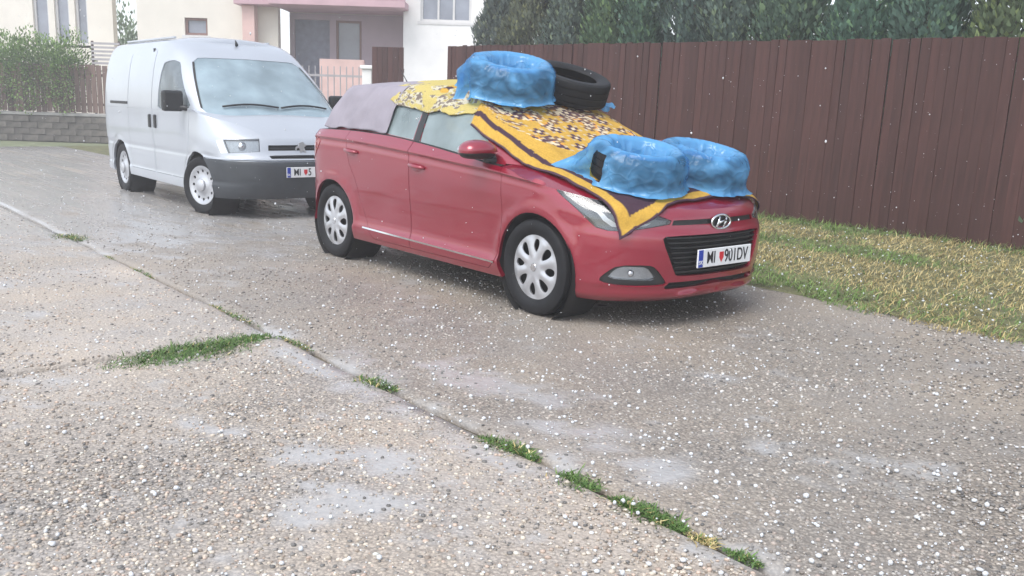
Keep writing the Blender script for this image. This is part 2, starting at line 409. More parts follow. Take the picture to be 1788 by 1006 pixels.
L_ = (.022 + .05*RNG.random(n))*np.where(isg, 1.05, .8)*(1 + .9*np.exp(-((b - FENCE_B)/.35)**2)); 
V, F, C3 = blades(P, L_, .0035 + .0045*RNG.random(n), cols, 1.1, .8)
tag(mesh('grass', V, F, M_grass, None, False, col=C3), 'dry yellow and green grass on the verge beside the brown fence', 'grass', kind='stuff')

# weeds in the slab joints, each clump a plant
def clump(name, label, pts, n, spread, hgt, green, seed):
    r = np.random.default_rng(seed); pts = np.array(pts, float)
    seg = np.cumsum(np.r_[0, np.hypot(*np.diff(pts, axis=0).T)]) if len(pts) > 1 else np.array([0.])
    t = r.random(n)*seg[-1] if len(pts) > 1 else np.zeros(n)
    x = np.interp(t, seg, pts[:, 0]) if len(pts) > 1 else np.full(n, pts[0, 0]); y = np.interp(t, seg, pts[:, 1]) if len(pts) > 1 else np.full(n, pts[0, 1])
    env = (.35 + .65*np.sin(np.pi*np.clip(t/max(seg[-1], 1e-6), .03, .97))) if len(pts) > 1 else np.ones(n)
    x = x + r.normal(0, spread, n)*env; y = y + r.normal(0, spread, n)*env
    c0 = np.array([x.mean(), y.mean(), 0.])
    isg = r.random(n) < green
    cols = np.where(isg[:, None], GREEN[r.integers(0, 4, n)]*np.array([.56, .62, .62]), STRAW[r.integers(0, 4, n)])*(.7 + .6*r.random((n, 1)))
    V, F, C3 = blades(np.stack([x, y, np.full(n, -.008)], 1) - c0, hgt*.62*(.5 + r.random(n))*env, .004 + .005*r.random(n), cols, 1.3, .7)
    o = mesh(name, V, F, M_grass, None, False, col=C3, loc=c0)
    return tag(o, label, 'weed')
clump('weed_clump', 'long strip of green grass along the short cross joint', [(-1.95, 4.22), (-1.64, 4.54), (-1.38, 4.93)], 3200, .085, .06, .97, 1)
clump('weed_clump', 'small round grass tuft on the joint just beyond the cross joint', [(-.74, 4.20), (-.52, 4.03)], 420, .035, .04, .85, 2)
clump('weed_clump', 'green weed clump lying between the round tuft and the dark weed mat', [(-.13, 3.46), (.02, 3.34), (.12, 3.24)], 620, .028, .04, .92, 3)
clump('weed_clump', 'short dark green weed mat in the middle of the near joint', [(.20, 3.10), (.31, 2.99)], 420, .032, .04, .97, 4)
clump('weed_clump', 'largest near weed strip with a yellowed end beside it', [(.37, 2.92), (.47, 2.80), (.58, 2.69)], 720, .026, .042, .95, 5)
clump('weed_clump', 'yellowed dry weed tuft at the near end of the joint', [(.59, 2.66), (.65, 2.60)], 240, .02, .03, .25, 6)
clump('weed_clump', 'thin dark weed nearest the bottom edge of the photo', [(.68, 2.57), (.76, 2.48)], 200, .018, .028, .9, 7)
clump('weed_clump', 'small pale grass tuft on the far joint before the van', [(-4.25, 8.35), (-3.85, 8.05)], 420, .06, .06, .8, 8)
for q, (p0, p1, lab) in enumerate((((-3.35, 7.33), (-3.15, 7.05), 'sparse dark weeds in the joint, first past the pale tuft'), ((-2.95, 6.85), (-2.6, 6.45), 'sparse dark weeds in the joint, second past the pale tuft'), ((-1.95, 5.70), (-1.45, 5.12), 'low dark weeds in the joint beside the grassy cross joint'), ((-1.3, 4.95), (-1.05, 4.66), 'faint weeds in the joint between cross joint and round tuft'))):
    clump('weed_clump', lab, [p0, p1], 260, .02, .024, .75, 20 + q)
# ------------------------------------------------------------------ brown fence, every plank its own piece
M_plank = mat('brown_stain', (.064, .0265, .0225), .62, var=.25, vscale=3, rnd=.18, bump=.35, bscale=14, bdist=.003, stretch=(6, 6, .6), spec=.3)
M_post = mat('brown_post', (.06, .032, .028), .6, var=.2, vscale=6)
FROT = YAW
def plank_mesh(w, h, t, seed):
    V, F = bevbox(-w/2, w/2, -t/2, t/2, 0, h, .003)
    me = bpy.data.meshes.new('plank'); me.from_pydata([v[:] for v in V], [], F); me.materials.append(M_plank); me.update(); return me
def board_fence(root, a0, a1, b, H, w, gap, post=2.4, step=None):
    me = plank_mesh(w, H, .022, 0); a = a0; k = 0
    while a < a1:
        o = bpy.data.objects.new('plank', me); COL.objects.link(o); o.parent = root
        hz = (random.random() - .5)*.02
        o.location = (a - a0 + w/2, -.03 + (.005 if k % 2 else -.005) + (random.random() - .5)*.004, -.10 + hz); o.rotation_euler = (random.uniform(-.006, .006), random.uniform(-.004, .004), random.uniform(-.02, .02))
        a += w + gap; k += 1
    for z in (.45, H - .35):
        MB().box(0, a1 - a0, .0, .04, z, z + .06).build('rail', M_post, root)
    a = 0
    while a <= a1 - a0 + .01:
        MB().box(a - .03, a + .03, .042, .10, -.22, H - .16).build('post', M_post, root); a += post
FA0 = w2ab(-1.39, 17.0)[0]
froot = empty('board_fence', ab2w(FA0, FENCE_B, .12), FROT); froot.rotation_euler = (0, .018, FROT); tag(froot, 'long dark brown fence of tall upright boards along the verge', 'fence')
board_fence(froot, FA0, 3.6, FENCE_B, 2.30, .112, .001)

# gate leaf standing open at the far end and the railing beyond it
groot = empty('gate_leaf', (-3.08, 19.6, 0), math.radians(-4)); tag(groot, 'brown wooden gate leaf standing between the railing and white house', 'gate')
for k in range(6):
    me = plank_mesh(.108, 2.38, .022, k); o = bpy.data.objects.new('plank', me); COL.objects.link(o); o.parent = groot; o.location = (.054 + k*.112, 0, .03)
for z in (.4, 1.9): MB().box(0, .67, .012, .05, z, z + .08).build('rail', M_post, groot)
MB().tube([(.60, -.03, 1.15), (.60, -.06, 1.15), (.50, -.06, 1.15)], .012, 8).build('handle', mat('gate_steel', (.5, .5, .5), .35, 1), groot)
M_rail = mat('railing_paint', (.36, .34, .35), .5, var=.1)
rroot = empty('railing', (-5.3, 20, 0)); tag(rroot, 'grey metal railing of thin upright bars behind the white van', 'railing')
_bm = MB().tube([(0, 0, .5), (0, 0, 2.0)], .013, 6); first = None
for k in range(15):
    if first is None: first = _bm.build('bar', M_rail, rroot); o = first
    else: o = first.copy(); COL.objects.link(o)
    o.parent = rroot; o.location = (k*.134, 0, 0)
for z in (.6, 1.78): MB().box(-.05, 1.95, -.02, .02, z, z + .045).build('rail', M_rail, rroot)
M_conc = mat('old_concrete', (.33, .32, .31), .85, var=.2, vscale=4, bump=.4, bscale=30)
tag(MB().box(-6.2, -3.35, 19.85, 20.15, -.03, .5, bev=.02).build('low_wall', M_conc), 'low grey concrete wall under the metal railing', 'wall')
M_white = mat('white_render', (.78, .77, .75), .8, var=.06, vscale=2, bump=.2, bscale=60)
pr = empty('gate_post', (-3.2, 19.75, 0)); tag(pr, 'white gate post with flat cap beside the open gate leaf', 'post')
MB().box(-.1, .1, -.1, .1, -.03, 1.95, bev=.01).build('shaft', M_white, pr); MB().box(-.14, .14, -.14, .14, 1.952, 2.03, bev=.015).build('cap', M_white, pr)

# ------------------------------------------------------------------ thuja row behind the fence
M_leaf = mat('thuja_leaf', (1, 1, 1), .6, attr=True, var=.15, vscale=2, spec=.3)
M_bark = mat('bark', (.10, .075, .055), .9, var=.3, vscale=12, bump=.6, bscale=25, bdist=.01)
def sprays(P, D, ln, wd, cols):
    """flat foliage sprays: rhombic leaf at P pointing along D"""
    n = len(P); up = np.array([0, 0, 1.]); s = np.cross(D, up + .6*(RNG.random((n, 3)) - .5)); s /= np.linalg.norm(s, axis=1, keepdims=True) + 1e-9
    mid = P + D*(ln*.45)[:, None]; V = np.stack([P, mid - s*wd[:, None]/2, P + D*ln[:, None], mid + s*wd[:, None]/2], 1).reshape(-1, 3)
    F = (np.arange(n)*4)[:, None] + np.arange(4)[None]
    return V, F, np.repeat(cols, 4, 0)
def thuja(x, y, H, R, seed, label, group, n=19000, tint=(1, 1, 1)):
    r = np.random.default_rng(seed); root = empty('thuja_tree', (x, y, 0)); tag(root, label, 'tree', group)
    MB().tube([(0, 0, -.05), (.02, 0, .8), (-.02, .02, 2.), (0, 0, H*.9)], [.07, .055, .04, .012], 8).build('trunk', M_bark, root, True)
    t = r.random(n)**.9; z = .12 + t*(H - .15); prof = R*np.clip((1 - t)**.55*1.05, .05, 1)*(.85 + .15*np.sin(z*5 + seed))
    th = r.random(n)*6.283; lump = 1 + .16*np.sin(th*5 + z*2.2 + seed) + .12*np.sin(th*9 - z*4 + seed*2) + .10*np.sin(z*9 + th*3)
    rad = prof*lump*(1 - .5*r.random(n)**1.6)
    P = np.stack([rad*np.cos(th), rad*np.sin(th), z], 1)
    D = np.stack([np.cos(th)*.55, np.sin(th)*.55, .75 + .4*r.random(n)], 1) + .45*(r.random((n, 3)) - .5); D /= np.linalg.norm(D, axis=1, keepdims=True)
    g = .6 + .8*r.random(n); c = np.array([.11, .16, .118])*np.array(tint)
    cols = c[None]*g[:, None]*np.where(r.random(n)[:, None] < .15, np.array([[1.7, 1.6, 1.2]]), 1.)
    V, F, C3 = sprays(P, D, .05 + .08*r.random(n), .028 + .045*r.random(n), cols)
    mesh('crown', V, F, M_leaf, root, False, col=C3)
ORD = 'first second third fourth fifth sixth seventh eighth ninth tenth eleventh twelfth thirteenth fourteenth fifteenth sixteenth'.split()
ta = [FA0 + .45 + k*.86 for k in range(16)]
for k, a in enumerate(ta):
    if k >= 8: a += .30
    p = ab2w(a + random.uniform(-.08, .08), FENCE_B + .95 + random.uniform(-.1, .1))
    thuja(p[0], p[1], 4.6 + random.uniform(-.4, .5), .74 + random.uniform(-.05, .08), k + 1, f'dark green thuja behind the brown fence, {ORD[k]} from the white house', 'thuja trees behind the brown fence', tint=(1 + random.uniform(-.15, .3), 1 + random.uniform(-.1, .15), 1 + random.uniform(-.2, .3)))

# ------------------------------------------------------------------ left: stone wall, board fence, hedge
M_stonew = mat('dark_stone', (.115, .104, .092), .9, var=.35, vscale=8, rnd=.2, bump=.6, bscale=25, bdist=.01)
wl = empty('stone_wall', (-21, 24, 0)); tag(wl, 'low dark stone wall under the hedge left of the van', 'wall')
MB().box(0, 12.2, .06, .4, -.03, .66).build('core', M_stonew, wl)
MB().box(-.02, 12.25, -.02, .45, .662, .74, bev=.015).build('coping', M_conc, wl)
stm = []
for q in range(5):
    V, F = bevbox(-.2, .2, -.05, .05, -.08, .08, .012)
    V = [v + Vector((random.uniform(-.015, .015), random.uniform(-.01, .01), random.uniform(-.01, .01))) for v in V]
    me = bpy.data.meshes.new('stone'); me.from_pydata([v[:] for v in V], [], F); me.materials.append(M_stonew); stm.append(me)
for row in range(4):
    for k in range(30):
        o = bpy.data.objects.new('stone', random.choice(stm)); COL.objects.link(o); o.parent = wl
        o.location = (.2 + k*.405 + (row % 2)*.2 - (.2 if k == 29 else 0), .045 + random.uniform(-.012, .01), .08 + row*.163)
fl = empty('board_fence', (-21, 24.1, .74)); tag(fl, 'weathered brown board fence on the stone wall below the hedge', 'fence')
me = plank_mesh(.13, 1.22, .02, 0)
M_plank2 = mat('weathered_brown', (.13, .085, .07), .8, var=.3, vscale=4, rnd=.3, bump=.3, bscale=20, stretch=(6, 6, .6)); me.materials[0] = M_plank2
for k in range(82):
    o = bpy.data.objects.new('plank', me); COL.objects.link(o); o.parent = fl; o.location = (.08 + k*.148, random.uniform(-.01, .01), .002 + random.uniform(0, .03)); o.rotation_euler = (0, random.uniform(-.01, .01), 0)
for z in (.2, .95): MB().box(0, 12.2, .02, .06, z, z + .07).build('rail', M_post, fl)
# hedge growing over the fence
def bush(name, label, cat, c, rx, ry, rz, n, seed, col, leaf=.12, stems=True):
    r = np.random.default_rng(seed); root = empty(name, (c[0], c[1], 0)); tag(root, label, cat)
    d = r.normal(size=(n, 3)); d /= np.linalg.norm(d, axis=1, keepdims=True); rad = r.random(n)**.45
    lump = 1 + .22*np.sin(d[:, 0]*7 + seed) + .2*np.sin(d[:, 1]*9 + d[:, 2]*6 + seed)
    P = d*(rad*lump)[:, None]*np.array([rx, ry, rz]) + np.array([0, 0, c[2]]); P[:, 2] = np.maximum(P[:, 2], .1)
    D = d*.6 + .8*(r.random((n, 3)) - .5) + np.array([0, 0, .25]); D /= np.linalg.norm(D, axis=1, keepdims=True)
    cols = np.array(col)[None]*(.55 + .9*r.random((n, 1)))
    V, F, C3 = sprays(P, D, leaf*(.7 + .6*r.random(n)), leaf*.45*(.7 + .6*r.random(n)), cols)
    if stems:
        m = MB()
        for q in range(5):
            an = r.random()*6.28; m.tube([(0, 0, -.05), (math.cos(an)*rx*.2, math.sin(an)*ry*.2, c[2]*.6), (math.cos(an)*rx*.5, math.sin(an)*ry*.5, c[2] + rz*.4)], [.05, .035, .01], 6)
        m.build('trunk', M_bark, root, True)
    mesh('crown', V, F, M_leaf, root, False, col=C3)
    return root
for k, (x, top) in enumerate(((-14.6, 2.75), (-13.2, 2.65), (-12.0, 2.6))):
    bush('hedge_bush', ['leafy light green bush over the board fence at the photo edge', 'leafy light green bush over the board fence, middle of three', 'leafy light green bush over the board fence beside the lattice'][k], 'bush', (x, 24.35, 1.75), 1.0, .75, top - 1.65, 9500, 60 + k, (.17, .26, .08), .085)
lt = empty('lattice_panel', (-11.12, 24.3, .74)); tag(lt, 'pale slatted screen above the board fence beside the van', 'screen')
for k in range(6): MB().box(0, .75, -.01, .01, 1.27 + k*.10, 1.325 + k*.10).build('slat', M_rail, lt)
for x in (.0, .7): MB().box(x, x + .05, .012, .05, 0, 1.86).build('post', M_post, lt)
# lawn strip before the wall
M_lawn = mat('lawn', (.17, .19, .11), .95, var=.3, vscale=3, bump=.5, bscale=30, bdist=.02)
tag(mesh('lawn', [(-22, 18.6, -.02), (-8.6, 20.6, -.02), (-8.6, 24, -.02), (-22, 24, -.02)], [(0, 1, 2, 3)], M_lawn), kind='structure')
M_road = mat('pale_road', (.34, .33, .32), .6, var=.15, vscale=1.2, bump=.4, bscale=60)
tag(mesh('road', [(-45, 12, -.028), (20, 12, -.028), (20, 60, -.028), (-45, 60, -.028)], [(0, 1, 2, 3)], M_road), kind='structure')

# ------------------------------------------------------------------ houses
M_cream = mat('cream_render', (.72, .68, .60), .85, var=.05, vscale=1.5, bump=.25, bscale=50)  # walls lightened: part of the distance haze is put into this colour
M_mauve = mat('mauve_render', (.44, .36, .40), .85, var=.08, vscale=1.5, bump=.25, bscale=50)  # porch wall paled the same way, haze in the colour
M_pink = mat('pink_render', (.50, .33, .36), .8, var=.08, vscale=2)
M_orange = mat('terracotta_render', (.62, .43, .39), .8, var=.08, vscale=3)
M_pane = mat('window_pane', (.24, .26, .31), .12, var=.2, vscale=1.5, spec=.6)  # paler than dark glass: whitening by haze put into the pane colour
M_frame = mat('window_frame', (.62, .61, .60), .5, var=.04); M_brown = mat('brown_frame', (.20, .11, .09), .5, var=.1)
M_roof = mat('roof_tile', (.30, .14, .10), .8, var=.25, vscale=8)
def window(root, x0, x1, z0, z1, y, fm, nx=2, depth=.12, sill=True):
    w = empty('window', (0, 0, 0), 0, root)
    t = .07; m = MB().box(x0, x0+t, y-.03, y+depth, z0, z1).box(x1-t, x1, y-.03, y+depth, z0, z1).box(x0+t+.001, x1-t-.001, y-.03, y+depth, z0, z0+t).box(x0+t+.001, x1-t-.001, y-.03, y+depth, z1-t, z1)
    m.build('frame', fm, w)
    W = (x1 - x0 - 2*t)/nx
    for k in range(nx):
        MB().box(x0 + t + k*W + (.03 if k else .002), x0 + t + (k+1)*W - .002, y + .03, y + .045, z0 + t + .002, z1 - t - .002).build('pane', M_pane, w)
        if k: MB().box(x0 + t + k*W - .03, x0 + t + k*W + .028, y - .01, y + .08, z0 + t + .002, z1 - t - .002).build('mullion', fm, w)
    if sill: MB().box(x0 - .08, x1 + .08, y - .12, y + .02, z0 - .08, z0 - .003).build('sill', M_frame, w)
def wall_with_holes(name, x0, x1, y0, y1, z0, z1, holes, m, root):
    xs = sorted({x0, x1, *[h for q in holes for h in q[:2]]}); zs = sorted({z0, z1, *[h for q in holes for h in q[2:]]}); mb = MB()
    bm = bmesh.new()
    for i in range(len(xs)-1):
        for j in range(len(zs)-1):
            cx, cz = (xs[i]+xs[i+1])/2, (zs[j]+zs[j+1])/2
            if any(q[0] < cx < q[1] and q[2] < cz < q[3] for q in holes): continue
            mb.box(xs[i], xs[i+1], y0, y1, zs[j], zs[j+1])
    V = np.array(mb.V); 
    for v in V: bm.verts.new(v)
    bm.verts.ensure_lookup_table()
    for f in mb.F: bm.faces.new([bm.verts[i] for i in f])
    bmesh.ops.remove_doubles(bm, verts=bm.verts, dist=1e-5)
    # inner walls between cells are shared by two boxes: drop them
    cen = {}
    for f in bm.faces: cen.setdefault(tuple(round(c, 4) for c in f.calc_center_median()), []).append(f)
    bmesh.ops.delete(bm, geom=[f for l in cen.values() if len(l) > 1 for f in l], context='FACES')
    bm.verts.index_update(); o = mesh(name, [v.co[:] for v in bm.verts], [[v.index for v in f.verts] for f in bm.faces], m, root); bm.free()
    b2 = bmesh.new(); b2.from_mesh(o.data); bmesh.ops.recalc_face_normals(b2, faces=b2.faces); b2.to_mesh(o.data); b2.free()
    return o
def gable(root, x0, x1, y0, y1, z, h, m):
    ym = (y0+y1)/2; o = mesh('roof', [(x0, y0, z), (x1, y0, z), (x1, y1, z), (x0, y1, z), (x0, ym, z+h), (x1, ym, z+h)], [(0, 1, 5, 4), (2, 3, 4, 5), (1, 2, 5), (3, 0, 4), (0, 3, 2, 1)], m, root)
    return o
h1 = empty('house', (0, 0, 0)); tag(h1, 'cream house with dark porch, pink balcony and white wing behind the vehicles', 'house')
wall_with_holes('wall', -11.4, -7.2, 28, 28.3, -.03, 6.4, [(-9.98, -9.30, 3.05, 3.55), (-10.6, -8.6, 4.6, 5.8)], M_cream, h1)
window(h1, -9.98, -9.30, 3.05, 3.55, 28.1, M_brown, 1); window(h1, -10.6, -8.6, 4.6, 5.8, 28.1, M_frame)
MB().box(-8.12, -7.76, 27.5, 27.86, -.03, 3.92, bev=.01).build('column', M_orange, h1)
MB().box(-8.3, -7.16, 27.3, 27.98, 3.925, 4.25, bev=.01).build('canopy', M_pink, h1)
wall_with_holes('porch_wall', -7.198, -3.4, 29.4, 29.65, -.03, 3.9, [(-7.05, -5.95, .9, 3.72), (-5.75, -4.95, 2.42, 3.72)], M_mauve, h1)
d = empty('door', (0, 0, 0), 0, h1); MB().box(-7.04, -5.96, 29.5, 29.56, .91, 3.71).build('door_leaf', mat('door_blue_grey', (.20, .21, .27), .5, var=.2), d); MB().tube([(-6.1, 29.46, 1.9), (-6.1, 29.42, 1.9), (-6.22, 29.42, 1.9)], .015, 6).build('handle', M_rail, d)
window(h1, -5.75, -4.95, 2.42, 3.72, 29.45, M_brown, 1)
MB().box(-7.198, -3.402, 27.45, 29.398, .62, .9).build('terrace', M_conc, h1)
MB().box(-5.85, -4.55, 27.4, 27.6, .902, 2.46, bev=.01).build('parapet', M_orange, h1)
MB().box(-7.198, -3.3, 26.9, 29.398, 3.92, 4.10, bev=.01).build('balcony_slab', M_pink, h1)
MB().box(-7.198, -3.3, 26.9, 27.05, 4.103, 5.0, bev=.01).build('balcony_parapet', M_pink, h1)
wall_with_holes('upper_wall', -7.198, -3.4, 29.41, 29.65, 3.91, 6.4, [(-6.4, -5.4, 4.2, 6.1)], M_cream, h1); window(h1, -6.4, -5.4, 4.2, 6.1, 29.45, M_brown, 1, sill=False)
wall_with_holes('white_wing', -3.398, 3.2, 27.8, 28.1, -.03, 6.4, [(-2.95, -1.45, 3.64, 5.0), (-.4, 1.1, 3.64, 5.0)], M_white, h1)
window(h1, -2.95, -1.45, 3.64, 5.0, 27.9, M_frame, 3); window(h1, -.4, 1.1, 3.64, 5.0, 27.9, M_frame, 3)
MB().box(-11.4, -11.1, 28.302, 36, -.03, 6.4).box(2.9, 3.2, 28.102, 36, -.03, 6.4).build('side_wall', M_cream, h1)
MB().box(-3.45, -3.398, 27.81, 29.39, .9, 3.9).build('wing_side', M_white, h1)
gable(h1, -11.8, 3.6, 27.2, 36.4, 6.402, 1.9, M_roof)
h2 = empty('house', (0, 0, 0)); tag(h2, 'cream house with three tall dark windows behind the hedge', 'house')
hs = [(-15.52, -15.02, 2.75, 5.6), (-14.83, -14.36, 2.75, 5.6), (-14.18, -13.78, 2.75, 5.6)]
wall_with_holes('wall', -19.5, -12.98, 30, 30.3, -.03, 6.2, hs, M_cream, h2)
for q in hs: window(h2, *q, 30.12, M_frame, 1)
MB().add([(x, y, z) for x, y in ((-12.982, 30.302), (-13.3, 30.302), (-14.6, 33), (-14.2, 33)) for z in (-.03, 6.2)], [(0, 1, 3, 2), (2, 3, 5, 4), (4, 5, 7, 6), (6, 7, 1, 0), (0, 2, 4, 6), (1, 7, 5, 3)]).build('side_wall', M_cream, h2)
gable(h2, -19.9, -12.7, 29.4, 33.4, 6.202, 1.7, M_roof)
bush('garden_tree', 'pale green tree in the gap between the two houses', 'tree', (-16.0, 38, 2.4), 1.9, 1.2, 2.0, 4200, 90, (.20, .28, .15), .22)
# ------------------------------------------------------------------ hatchback skin
zcrease = pc([-.6, -.17, .215, 1.066, 1.716, 2.22, 2.42, 2.8, 3.3], [.985, 1.0, .994, .955, .914, .882, .862, .83, .79])
zbelt = pc([-.65, -.2, .2, .74, 1.24, 1.7, 2.1, 2.35], [1.045, 1.06, 1.064, 1.050, 1.014, .967, .925, .905])
hoodc = pc([2.15, 2.34, 2.77, 3.03, 3.2, 3.28, 3.34, 3.4], [1.02, .988, .905, .83, .765, .728, .69, .62])
hoodk = pc([2.2, 2.34, 2.77, 3.03, 3.2, 3.4], [.07, .07, .078, .088, .09, .08])
def hoodH(x, y): return hoodc(x) - hoodk(x)*(np.abs(y)/.75)**2.4
def carW(x, z):
    z = np.asarray(z, float); x = np.asarray(x, float); x, z = np.broadcast_arrays(x, z)
    zc = zcrease(x)
    low = _lowW(z)
    r = z - zc
    up = _upW(r)
    k = sstep(-.22, -.12, r)
    w = low*(1 - k) + up*k
    fr = sstep(2.55, 3.0, x)                      # the crease fades out in the front corner
    smooth = np.interp(z, [.15, .2, .26, .5, .7, .85, 1.0], [.80, .838, .855, .86, .856, .84, .80])
    w = w*(1 - fr) + smooth*fr
    for cx in (0., 2.57):
        rr = np.hypot(x - cx, z - .307)
        w = w + .012*np.exp(-((rr - .36)/.045)**2)*sstep(.2, .4, z)
    return w
_lowW = pc([.15, .19, .235, .275, .30, .325, .38, .5, .62, .75, .9], [.80, .828, .848, .858, .860, .846, .838, .842, .852, .860, .862])
_upW = pc([-.3, -.12, -.06, -.03, -.012, -.002, .006, .03, .06, .10, .2], [.862, .863, .862, .857, .857, .868, .866, .847, .822, .798, .77])
LOW = Band(xcr=lambda z: -.08 + 0*z, xcf=lambda z: 2.53 + 0*z,
           xr=pc([.18, .25, .35, .5, .58, .62, .75, .95, 1.06], [-.50, -.60, -.645, -.655, -.65, -.61, -.60, -.58, -.55]),
           xf=pc([.15, .175, .195, .215, .225, .255, .27, .29, .33, .40, .5, .56, .585, .60, .63, .67, .70, .73, .76, .80, .86, .95],
                 [3.24, 3.31, 3.345, 3.36, 3.350, 3.348, 3.36, 3.366, 3.368, 3.375, 3.378, 3.374, 3.366, 3.355, 3.345, 3.338, 3.32, 3.28, 3.22, 3.13, 2.98, 2.8]),
           W=carW, nr=3.2, nf=2.55, L0r=.55, L0f=.84, W0=.86)
UP = Band(xcr=pc([.9, 1.05, 1.42], [-.02, -.02, .05]), xcf=pc([.9, 1.0, 1.2, 1.3, 1.4, 1.46], [2.0, 1.80, 1.42, 1.18, .90, .75]),
          xr=pc([.9, 1.05, 1.2, 1.33, 1.40, 1.46], [-.57, -.555, -.47, -.38, -.31, -.15]),
          xf=pc([.9, .97, 1.0, 1.2, 1.3, 1.38, 1.42, 1.46], [2.60, 2.46, 2.40, 1.95, 1.70, 1.46, 1.30, 1.15]),
          W=lambda x, z: _gw(z) - .02*sstep(.3, -.5, x), nr=3.0, nf=2.9, L0r=.5, L0f=.6, W0=.72)
_gw = pc([.85, .95, 1.0, 1.1, 1.2, 1.3, 1.36, 1.395, 1.42, 1.45], [.815, .803, .795, .765, .728, .685, .652, .622, .585, .50])
ZRAIL = 1.412
roofc = pc([-.45, -.2, .2, .8, 1.2, 1.5], [1.415, 1.445, 1.466, 1.476, 1.462, 1.425])
# ------------------------------------------------------------------ van skin
vhoodc = pc([2.6, 2.85, 3.05, 3.2, 3.35, 3.48, 3.56, 3.62], [1.24, 1.185, 1.12, 1.06, .985, .905, .85, .79])
def vhoodH(x, y): return vhoodc(x) - .05*(np.abs(y)/.8)**2.2
def vanW(x, z):
    z = np.asarray(z, float); x = np.asarray(x, float); x, z = np.broadcast_arrays(x, z)
    w = _vw(z) - .03*sstep(2.2, 3.2, x)*sstep(.75, 1.1, z)
    for cx in (0., 2.824):
        rr = np.hypot(x - cx, z - .315)
        w = w + .014*np.exp(-((rr - .37)/.05)**2)*sstep(.2, .4, z)
    return w
_vw = pc([.15, .22, .28, .36, .40, .44, .62, .66, .70, .9, 1.1, 1.3, 1.5, 1.65, 1.78, 1.86, 1.93, 1.98], [.84, .87, .885, .89, .875, .882, .890, .882, .895, .905, .905, .895, .872, .845, .81, .775, .72, .64])
VLOW = Band(xcr=lambda z: -.35 + 0*z, xcf=lambda z: 2.80 + 0*z,
            xr=lambda z: -.76 + 0*z,
            xf=pc([.16, .22, .30, .45, .58, .63, .66, .69, .72, .78, .85, .95, 1.05, 1.2], [3.58, 3.65, 3.69, 3.71, 3.70, 3.68, 3.64, 3.615, 3.60, 3.58, 3.55, 3.42, 3.24, 2.95]),
            W=vanW, nr=6, nf=2.9, L0r=.4, L0f=.88, W0=.88)
VUP = Band(xcr=lambda z: -.35 + 0*z, xcf=pc([1.1, 1.4, 1.7, 1.95], [2.55, 2.16, 1.72, 1.45]),
           xr=pc([1.0, 1.5, 1.8, 1.95], [-.76, -.74, -.68, -.60]),
           xf=pc([1.0, 1.12, 1.2, 1.45, 1.7, 1.78, 1.86, 1.92, 1.98], [3.22, 3.06, 2.95, 2.62, 2.27, 2.14, 1.98, 1.82, 1.60]),
           W=vanW, nr=6, nf=3.3, L0r=.4, L0f=.6, W0=.8)
VRAIL = 1.935
vroofc = pc([-.72, -.5, 0, 1., 1.5, 1.8, 2.0], [1.93, 1.985, 2.0, 2.0, 1.985, 1.95, 1.90])
VBELT = 1.12
# ------------------------------------------------------------------ cutting a skin into panels
def chaikin(poly, it=2, k=.25):
    P = [tuple(p) for p in poly]
    for _ in range(it):
        Q = []
        for i in range(len(P)):
            a, b = P[i], P[(i+1) % len(P)]
            Q += [(a[0]*(1-k) + b[0]*k, a[1]*(1-k) + b[1]*k), (a[0]*k + b[0]*(1-k), a[1]*k + b[1]*(1-k))]
        P = Q
    return P
def inpoly(poly, x, y):
    c = False; j = len(poly) - 1
    for i in range(len(poly)):
        xi, yi = poly[i]; xj, yj = poly[j]
        if (yi > y) != (yj > y) and x < (xj - xi)*(y - yi)/(yj - yi) + xi: c = not c
        j = i
    return c
def inset(poly, d, kx=1.):
    """shrink a polygon by d metres (kx metres per S unit)"""
    P = np.array(poly, float)*np.array([kx, 1]); n = len(P)
    ar = .5*np.sum(P[:, 0]*np.roll(P[:, 1], -1) - np.roll(P[:, 0], -1)*P[:, 1])
    if ar < 0: P = P[::-1]
    e = np.roll(P, -1, 0) - P; e /= np.linalg.norm(e, axis=1, keepdims=True) + 1e-12; nn = np.stack([-e[:, 1], e[:, 0]], 1)
    m = nn + np.roll(nn, 1, 0); l = np.sum(m*nn, 1, keepdims=True); Q = P + m/np.maximum(l, .35)*d
    return [tuple(q) for q in (Q/np.array([kx, 1]))]
